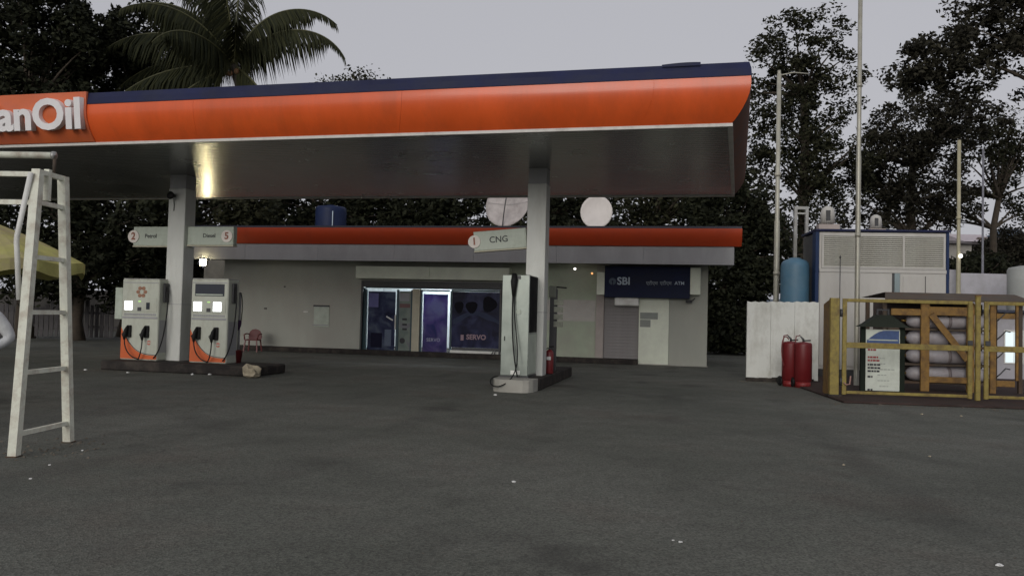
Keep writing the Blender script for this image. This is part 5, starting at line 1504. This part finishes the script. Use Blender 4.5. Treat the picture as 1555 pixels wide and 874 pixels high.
# faint far fence on the left
fp0 = AY(55, 470, 34); fp1 = AY(178, 470, 34)
fn = thing('far_fence', 'faint pale paling fence under the dark trees on the far left', 'fence', (fp0.x - 6, 34, 0), 0)
PALE = mat('grey_paling', (0.075, 0.07, 0.072), 0.9, var=0.35, scale=2)
L = fp1.x - fp0.x + 6
npal = 44
pm0 = None
for k in range(npal):
    h_ = 1.25 + 0.35 * random.random()
    if pm0 is None:
        pm0 = MB().box(-0.07, 0.07, 0, 0.03, 0.1, 1.5).build('paling', PALE, fn); o = pm0
    else:
        o = pm0.copy(); COL.objects.link(o); o.parent = fn
    o.location = (L * k / npal, 0, 0); o.scale = (0.7 + 0.6 * random.random(), 1, h_ / 1.4)
box('fence_rail', PALE, fn, 0, L, 0.032, 0.08, 0.5, 0.6, c=0); box('fence_rail', PALE, fn, 0, L, 0.032, 0.08, 1.1, 1.2, c=0)
# far boundary wall across the back
far = thing('back_wall', 'dark weathered boundary wall running behind the shop and trees', 'wall', (-45, 46, 0), 0)
FARW = mat('dark_weathered_wall', (0.10, 0.092, 0.085), 0.95, var=0.3, scale=0.6, dirt=(0.05, 0.05, 0.045), dirt_amt=0.8, dscale=0.5)
for k in range(22):
    box('wall_bay', FARW, far, k * 4.0 + 0.01, k * 4.0 + 3.99, 0, 0.25, 0, 2.2 + 0.06 * ((k * 7) % 3), c=0.01)

# ================================================================== LITTER
def blob(name, label, cat, px_, py_, s, m, group=None, flat=0.5, z=0.0, seed=0):
    g = G(px_, py_, z)
    bm = bmesh.new(); bmesh.ops.create_icosphere(bm, subdivisions=2, radius=1)
    rr = random.Random(seed + int(px_))
    ph = [rr.uniform(0, 6) for _ in range(6)]
    for v in bm.verts:
        k = 1 + 0.25 * math.sin(3 * v.co.x + ph[0]) * math.sin(4 * v.co.y + ph[1]) + 0.22 * rr.uniform(-1, 1)
        v.co = Vector((v.co.x * s * k, v.co.y * s * k * 0.8, (max(v.co.z, -0.75) + 0.75) * s * flat * k))
    me = bpy.data.meshes.new(name); bm.to_mesh(me); bm.free(); me.materials.append(m)
    o = mk(name, me); o.location = g
    return tag(o, label, cat, group)
blob('boulder', 'pale sandy stone lying at the end of the pump island', 'stone', 383, 573, 0.20, STONE, flat=0.75)
blob('paper_scrap', 'single white paper scrap lying alone on the open asphalt', 'litter', 780, 732, 0.017, PAPER, 'small pale litter on the asphalt', flat=0.5)
for (u, v, s) in ((1033, 823, 0.014), (1022, 820, 0.009), (1518, 859, 0.022)):
    blob('paper_scrap', 'small crumpled white paper on the asphalt', 'litter', u, v, s, PAPER, 'crumpled white papers', flat=0.4)
for (u, v, s) in ((292, 569, 0.035), (318, 569, 0.035), (194, 566, 0.03)):
    blob('pebble', 'small white pebble at the foot of the pump island', 'stone', u, v, s, PAPER, 'white pebbles by the pump island')
for (u, v, s) in ((46, 727, 0.013), (75, 706, 0.011), (125, 684, 0.012), (130, 562, 0.035)):
    blob('pebble', 'small pale pebble on the asphalt near the ladder stand', 'stone', u, v, s, PAPER, 'pale pebbles near the stand')
for (u, v, s) in ((1412, 693, 0.022), (1281, 706, 0.02), (1224, 588, 0.03), (1460, 632, 0.03), (1400, 629, 0.03)):
    blob('pebble', 'small pale pebble on the asphalt before the yellow gate', 'stone', u, v, s * 0.7, STONE, 'pale pebbles before the gate')
blob('paper_scrap', 'white scrap beside the concrete island nose', 'litter', 752, 600, 0.03, PAPER)

gv, gf = [], []
gr_ = random.Random(77)
def chips(n, fn, s0, s1):
    for _ in range(n):
        p = fn(); s_ = gr_.uniform(s0, s1); an = gr_.uniform(0, 6.28); o_ = len(gv)
        for k in range(3):
            gv.append((p.x + s_ * math.cos(an + k * 2.1), p.y + s_ * 0.8 * math.sin(an + k * 2.1), 0.001))
        gv.append((p.x + 0.2 * s_, p.y, s_ * gr_.uniform(0.4, 0.9)))
        gf.extend([(o_, o_ + 1, o_ + 3), (o_ + 1, o_ + 2, o_ + 3), (o_ + 2, o_, o_ + 3)])
chips(260, lambda: GF.w(gr_.uniform(-0.6, 7), -1.08 - abs(gr_.gauss(0, 0.25))), 0.008, 0.03)
chips(200, lambda: CF.w(gr_.uniform(xa - 0.4, xb + 0.9), (ya + yb) / 2 - 0.05 - abs(gr_.gauss(0, 0.22))), 0.006, 0.022)
chips(160, lambda: WF.w(gr_.uniform(-0.3, 2.2), -0.12 - abs(gr_.gauss(0, 0.3))), 0.008, 0.03)
chips(120, lambda: Vector((b1.x + gr_.gauss(0.1, 0.35), (b1.y + b2.y) / 2 + gr_.gauss(0, 0.4), 0)), 0.006, 0.028)
chips(260, lambda: Vector((gr_.uniform(-9, 9), gr_.uniform(4, 17), 0)), 0.004, 0.012)
MB().add(gv, gf).build('gravel', mat('gravel_grey', (0.12, 0.105, 0.085), 0.95, var=0.4, scale=3, spec=0.1), None, 'stuff')

# ================================================================== TREES
def tree(name, label, base, trunk_h, tr, crowns, nleaf, leaf, lm, seed, dens=46, clump=0.62, group=None, limbs=36):
    """crowns: (x, y, z, rx, ry, rz); leaves gathered in clumps, limbs run to the clumps"""
    rg = np.random.default_rng(seed)
    t = thing(name, label, 'tree', base, 0, group)
    B = np.array(base)
    vols = np.array([c[3] * c[4] * c[5] for c in crowns]) ** (2 / 3)
    vols /= vols.sum()
    ncl = max(8, nleaf // dens)
    which = rg.choice(len(crowns), ncl, p=vols)
    d = rg.normal(size=(ncl, 3)); d /= np.linalg.norm(d, axis=1)[:, None]
    rad = rg.uniform(0.12, 1.0, ncl) ** 0.45
    cr_ = np.array(crowns)
    cc = cr_[which, :3] + d * rad[:, None] * cr_[which, 3:6] - B
    cc[:, 2] = np.maximum(cc[:, 2], 0.4)
    n = ncl * dens
    jit = rg.normal(size=(n, 3)); jl = np.linalg.norm(jit, axis=1)[:, None]; jit *= np.minimum(1, 1.75 / jl)
    pos = np.repeat(cc, dens, axis=0) + jit * clump * np.array([0.55, 0.55, 0.40]) * np.repeat(rg.uniform(0.55, 1.25, ncl), dens)[:, None]
    pos[:, 2] = np.maximum(pos[:, 2], 0.15)
    a = rg.normal(size=(n, 3)); a[:, 2] *= 0.6; a /= np.linalg.norm(a, axis=1)[:, None]
    b = rg.normal(size=(n, 3)); b -= a * (a * b).sum(1)[:, None]; b /= np.linalg.norm(b, axis=1)[:, None]
    s = leaf * rg.uniform(0.55, 1.35, n)[:, None]
    q = np.stack([pos - a * s * 0.5, pos + b * s * 0.26 + a * s * 0.05, pos + a * s * 0.5 - np.array([0, 0, 0.1]) * s, pos - b * s * 0.26 + a * s * 0.05], axis=1).reshape(-1, 3)
    me = bpy.data.meshes.new('crown')
    me.vertices.add(4 * n); me.vertices.foreach_set('co', q.astype(np.float32).ravel())
    me.loops.add(4 * n); me.loops.foreach_set('vertex_index', np.arange(4 * n, dtype=np.int32))
    me.polygons.add(n); me.polygons.foreach_set('loop_start', np.arange(0, 4 * n, 4, dtype=np.int32))
    me.update(calc_edges=True)
    me.materials.append(lm)
    mk('crown', me, t)
    # trunk and limbs
    tb = MB()
    rr = random.Random(seed)
    sway = [Vector((rr.uniform(-.25, .25), rr.uniform(-.25, .25), 0)) for _ in range(5)]
    tp = [Vector((0, 0, -0.1))] + [Vector((0, 0, trunk_h * (k + 1) / 5)) + sway[k] for k in range(5)]
    tb.tube(tp, [tr * 1.35, tr, tr * .9, tr * .8, tr * .7, tr * .6], 9)
    order = rg.permutation(ncl)[:min(ncl, limbs)]
    for i in order:
        e = Vector(cc[i])
        k = min(range(1, 6), key=lambda j: (tp[j] - e).length + (1.5 if tp[j].z > e.z else 0))
        s_ = tp[k]
        midp = s_.lerp(e, 0.5) + Vector((rr.uniform(-.4, .4), rr.uniform(-.4, .4), 0.12 * (e - s_).length))
        r0 = tr * (0.38 if len(tb.f) < 1200 else 0.2)
        tb.tube(bez([s_, midp, e], 5), [r0, r0 * .8, r0 * .6, r0 * .42, r0 * .26, 0.02], 5)
    tb.build('trunk', BARK, t)
    return t
def cp(px_, py_, Y, rx, ry, rd=None):
    """crown blob centred on a pixel at distance Y with pixel radii"""
    p = AY(px_, py_, Y); k = Y / F
    return (p.x, p.y, p.z, rx * k, (rd if rd else rx * k), ry * k)
def gb(px_, Y):
    p = AY(px_, 470, Y); return (p.x, p.y, 0)

# left dark mass
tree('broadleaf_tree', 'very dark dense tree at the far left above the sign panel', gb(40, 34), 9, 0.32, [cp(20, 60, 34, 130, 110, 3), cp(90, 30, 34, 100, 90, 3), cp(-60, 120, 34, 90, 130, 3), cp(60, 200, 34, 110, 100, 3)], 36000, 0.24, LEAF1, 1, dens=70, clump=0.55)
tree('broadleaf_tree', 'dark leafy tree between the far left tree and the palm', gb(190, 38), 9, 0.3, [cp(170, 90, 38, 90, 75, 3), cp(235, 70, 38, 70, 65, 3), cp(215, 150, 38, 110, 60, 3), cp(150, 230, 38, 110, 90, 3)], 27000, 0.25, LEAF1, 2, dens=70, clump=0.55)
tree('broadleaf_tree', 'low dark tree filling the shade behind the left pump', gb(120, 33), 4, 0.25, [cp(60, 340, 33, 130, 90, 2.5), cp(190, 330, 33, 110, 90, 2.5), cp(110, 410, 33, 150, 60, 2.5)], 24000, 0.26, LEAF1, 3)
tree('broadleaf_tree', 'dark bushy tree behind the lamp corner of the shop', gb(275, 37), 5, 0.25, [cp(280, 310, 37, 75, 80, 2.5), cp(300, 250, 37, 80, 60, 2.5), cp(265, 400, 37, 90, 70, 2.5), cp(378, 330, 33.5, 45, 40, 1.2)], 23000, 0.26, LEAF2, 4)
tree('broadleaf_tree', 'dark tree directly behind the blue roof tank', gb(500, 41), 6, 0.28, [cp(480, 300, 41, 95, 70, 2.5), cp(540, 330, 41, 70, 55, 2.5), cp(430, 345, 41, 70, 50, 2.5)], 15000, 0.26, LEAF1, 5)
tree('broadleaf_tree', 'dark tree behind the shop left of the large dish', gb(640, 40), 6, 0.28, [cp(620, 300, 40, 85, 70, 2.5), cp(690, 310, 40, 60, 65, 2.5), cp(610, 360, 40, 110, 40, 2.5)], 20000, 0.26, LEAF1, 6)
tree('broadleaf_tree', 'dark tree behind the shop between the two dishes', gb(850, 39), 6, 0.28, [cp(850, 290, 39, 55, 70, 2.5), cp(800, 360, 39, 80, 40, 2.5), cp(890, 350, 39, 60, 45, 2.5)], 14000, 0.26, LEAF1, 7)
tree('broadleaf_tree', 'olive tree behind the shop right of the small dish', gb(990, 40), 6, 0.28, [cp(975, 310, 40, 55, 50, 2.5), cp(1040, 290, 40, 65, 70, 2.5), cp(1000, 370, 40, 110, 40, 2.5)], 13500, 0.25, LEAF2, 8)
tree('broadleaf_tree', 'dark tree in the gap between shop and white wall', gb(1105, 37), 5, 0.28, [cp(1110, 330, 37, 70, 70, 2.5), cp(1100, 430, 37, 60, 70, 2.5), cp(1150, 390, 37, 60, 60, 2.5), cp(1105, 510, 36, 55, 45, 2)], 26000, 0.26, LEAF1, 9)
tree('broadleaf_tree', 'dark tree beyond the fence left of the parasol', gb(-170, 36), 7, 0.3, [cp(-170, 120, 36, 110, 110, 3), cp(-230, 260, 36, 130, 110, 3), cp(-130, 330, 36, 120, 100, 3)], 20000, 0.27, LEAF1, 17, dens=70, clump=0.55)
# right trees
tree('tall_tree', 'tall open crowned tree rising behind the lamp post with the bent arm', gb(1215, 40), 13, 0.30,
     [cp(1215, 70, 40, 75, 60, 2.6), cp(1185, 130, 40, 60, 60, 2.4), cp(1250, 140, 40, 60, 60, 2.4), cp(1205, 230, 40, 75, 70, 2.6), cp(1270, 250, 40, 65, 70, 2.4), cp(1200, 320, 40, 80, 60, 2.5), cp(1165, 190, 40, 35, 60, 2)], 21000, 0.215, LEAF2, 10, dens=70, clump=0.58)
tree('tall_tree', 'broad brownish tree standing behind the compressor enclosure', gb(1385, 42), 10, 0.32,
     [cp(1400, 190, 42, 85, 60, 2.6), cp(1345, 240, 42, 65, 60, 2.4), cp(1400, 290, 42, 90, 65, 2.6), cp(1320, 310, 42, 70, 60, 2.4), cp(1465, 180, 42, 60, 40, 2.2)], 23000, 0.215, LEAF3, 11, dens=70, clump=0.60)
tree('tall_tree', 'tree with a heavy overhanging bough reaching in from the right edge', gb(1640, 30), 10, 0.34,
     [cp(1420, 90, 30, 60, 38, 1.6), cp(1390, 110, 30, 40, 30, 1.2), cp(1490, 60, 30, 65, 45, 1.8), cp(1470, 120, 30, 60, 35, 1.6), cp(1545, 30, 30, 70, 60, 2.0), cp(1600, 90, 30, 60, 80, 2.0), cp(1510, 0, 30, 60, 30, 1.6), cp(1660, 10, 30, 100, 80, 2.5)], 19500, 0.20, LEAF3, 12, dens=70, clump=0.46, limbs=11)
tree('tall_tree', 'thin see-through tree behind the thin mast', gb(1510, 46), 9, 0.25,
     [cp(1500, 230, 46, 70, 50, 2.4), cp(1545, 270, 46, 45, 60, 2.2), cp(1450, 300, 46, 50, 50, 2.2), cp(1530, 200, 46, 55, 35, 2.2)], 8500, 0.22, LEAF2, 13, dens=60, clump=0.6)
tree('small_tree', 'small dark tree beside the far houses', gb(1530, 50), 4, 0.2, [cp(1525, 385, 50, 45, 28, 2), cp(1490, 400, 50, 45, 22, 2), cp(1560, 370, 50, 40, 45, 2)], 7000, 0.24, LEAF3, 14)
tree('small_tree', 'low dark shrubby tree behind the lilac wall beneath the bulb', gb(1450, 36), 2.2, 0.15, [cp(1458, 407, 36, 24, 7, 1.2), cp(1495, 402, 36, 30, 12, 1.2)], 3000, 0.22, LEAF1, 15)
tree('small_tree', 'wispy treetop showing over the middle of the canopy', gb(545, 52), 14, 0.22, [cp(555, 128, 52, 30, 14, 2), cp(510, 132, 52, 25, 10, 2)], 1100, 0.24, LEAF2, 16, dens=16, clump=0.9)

# palm
pb = gb(372, 35)
pt = AY(356, 99, 35)
palm = thing('coconut_palm', 'coconut palm with long drooping fronds above the canopy edge', 'palm tree', pb, 0)
top = Vector((pt.x - pb[0], pt.y - pb[1], pt.z))
tk_ = bez([(0, 0, -0.1), (0.35, 0, top.z * 0.35), (0.15, 0, top.z * 0.7), top], 18)
MB().tube(tk_, [0.30 - 0.13 * (i / 18) + (0.012 if i % 2 else 0) for i in range(19)], 12).build('trunk', BARKP, palm)
prg = random.Random(4)
def frond(az, el, ln, droop, seed):
    rg = random.Random(seed)
    dirh = Vector((math.cos(az), math.sin(az), 0))
    NSEG = 26
    P = [top.copy()]
    e = el
    for i in range(NSEG):
        t = i / NSEG
        e = el - droop * (t ** 1.35)
        P.append(P[-1] + (dirh * math.cos(e) + Vector((0, 0, math.sin(e)))) * (ln / NSEG))
    b = MB()
    b.tube(P, [0.055 * (1 - i / (NSEG + 1)) + 0.008 for i in range(NSEG + 1)], 5)
    me_v, me_f = [], []
    for i in range(3, NSEG + 1):
        for sub in range(4):
            t = (i - 1 + sub / 4) / NSEG
            p = P[i - 1].lerp(P[i], sub / 4)
            d = (P[i] - P[i - 1]).normalized()
            up_ = Vector((0, 0, 1)) - d * d.z
            up_ = up_.normalized() if up_.length > 1e-3 else Vector((0, 0, 1))
            sd_ = d.cross(up_).normalized()
            ll = ln * 0.31 * (math.sin(min(1, t * 1.15 + 0.1) * math.pi) ** 0.6 * 0.8 + 0.25) * rg.uniform(0.8, 1.1)
            for s in (1, -1):
                dr = (sd_ * s * rg.uniform(0.25, 0.5) + d * 0.38 + up_ * rg.uniform(-0.1, 0.15) + Vector((0, 0, -0.8))).normalized()
                q1 = p + dr * ll * 0.5
                dr2 = (dr + Vector((0, 0, -1.3))).normalized()
                q2 = q1 + dr2 * ll * 0.5
                wv = d * 0.030
                o_ = len(me_v)
                me_v += [p - wv, p + wv, q1 + wv * 1.15, q1 - wv * 1.15, q2]
                me_f += [(o_, o_ + 1, o_ + 2, o_ + 3), (o_ + 3, o_ + 2, o_ + 4)]
    f = b.build('frond', RACH, palm)
    MB().add(me_v, me_f).build('leaflets', PALML, f)
specs = [  # azimuth (0 = right, 90 = away), start elevation, length, droop (degrees)
    (0, 52, 6.0, 118), (8, 74, 6.0, 120), (-24, -34, 4.2, 40), (165, 84, 6.4, 56), (176, 62, 6.6, 92),
    (186, 36, 6.4, 86), (172, 14, 6.2, 62), (196, -4, 5.6, 50), (222, 52, 5.6, 95), (250, 24, 5.2, 76),
    (100, 60, 5.6, 90), (130, 38, 5.6, 85), (140, 76, 6.0, 66), (75, 84, 6.2, 40),
    (210, -32, 5.0, 32), (335, -46, 3.6, 24), (100, 88, 6.2, 30), (188, 74, 6.4, 60), (260, 80, 6.2, 60), (290, 60, 4.4, 120)]
for i, (az, el, ln, dp_) in enumerate(specs):
    frond(R_(az), R_(el), ln, R_(dp_), i)
cn = MB()
for k in range(7):
    an = k * 0.9
    cn.lathe([(0.01, -0.14), (0.10, -0.08), (0.12, 0.02), (0.08, 0.11), (0.01, 0.14)], 9, (top.x + 0.30 * math.cos(an), top.y + 0.30 * math.sin(an), top.z - 0.35 - 0.06 * (k % 3)))
cn.build('coconuts', mat('coconut_brown', (0.16, 0.08, 0.04), 0.7, var=0.2), palm)
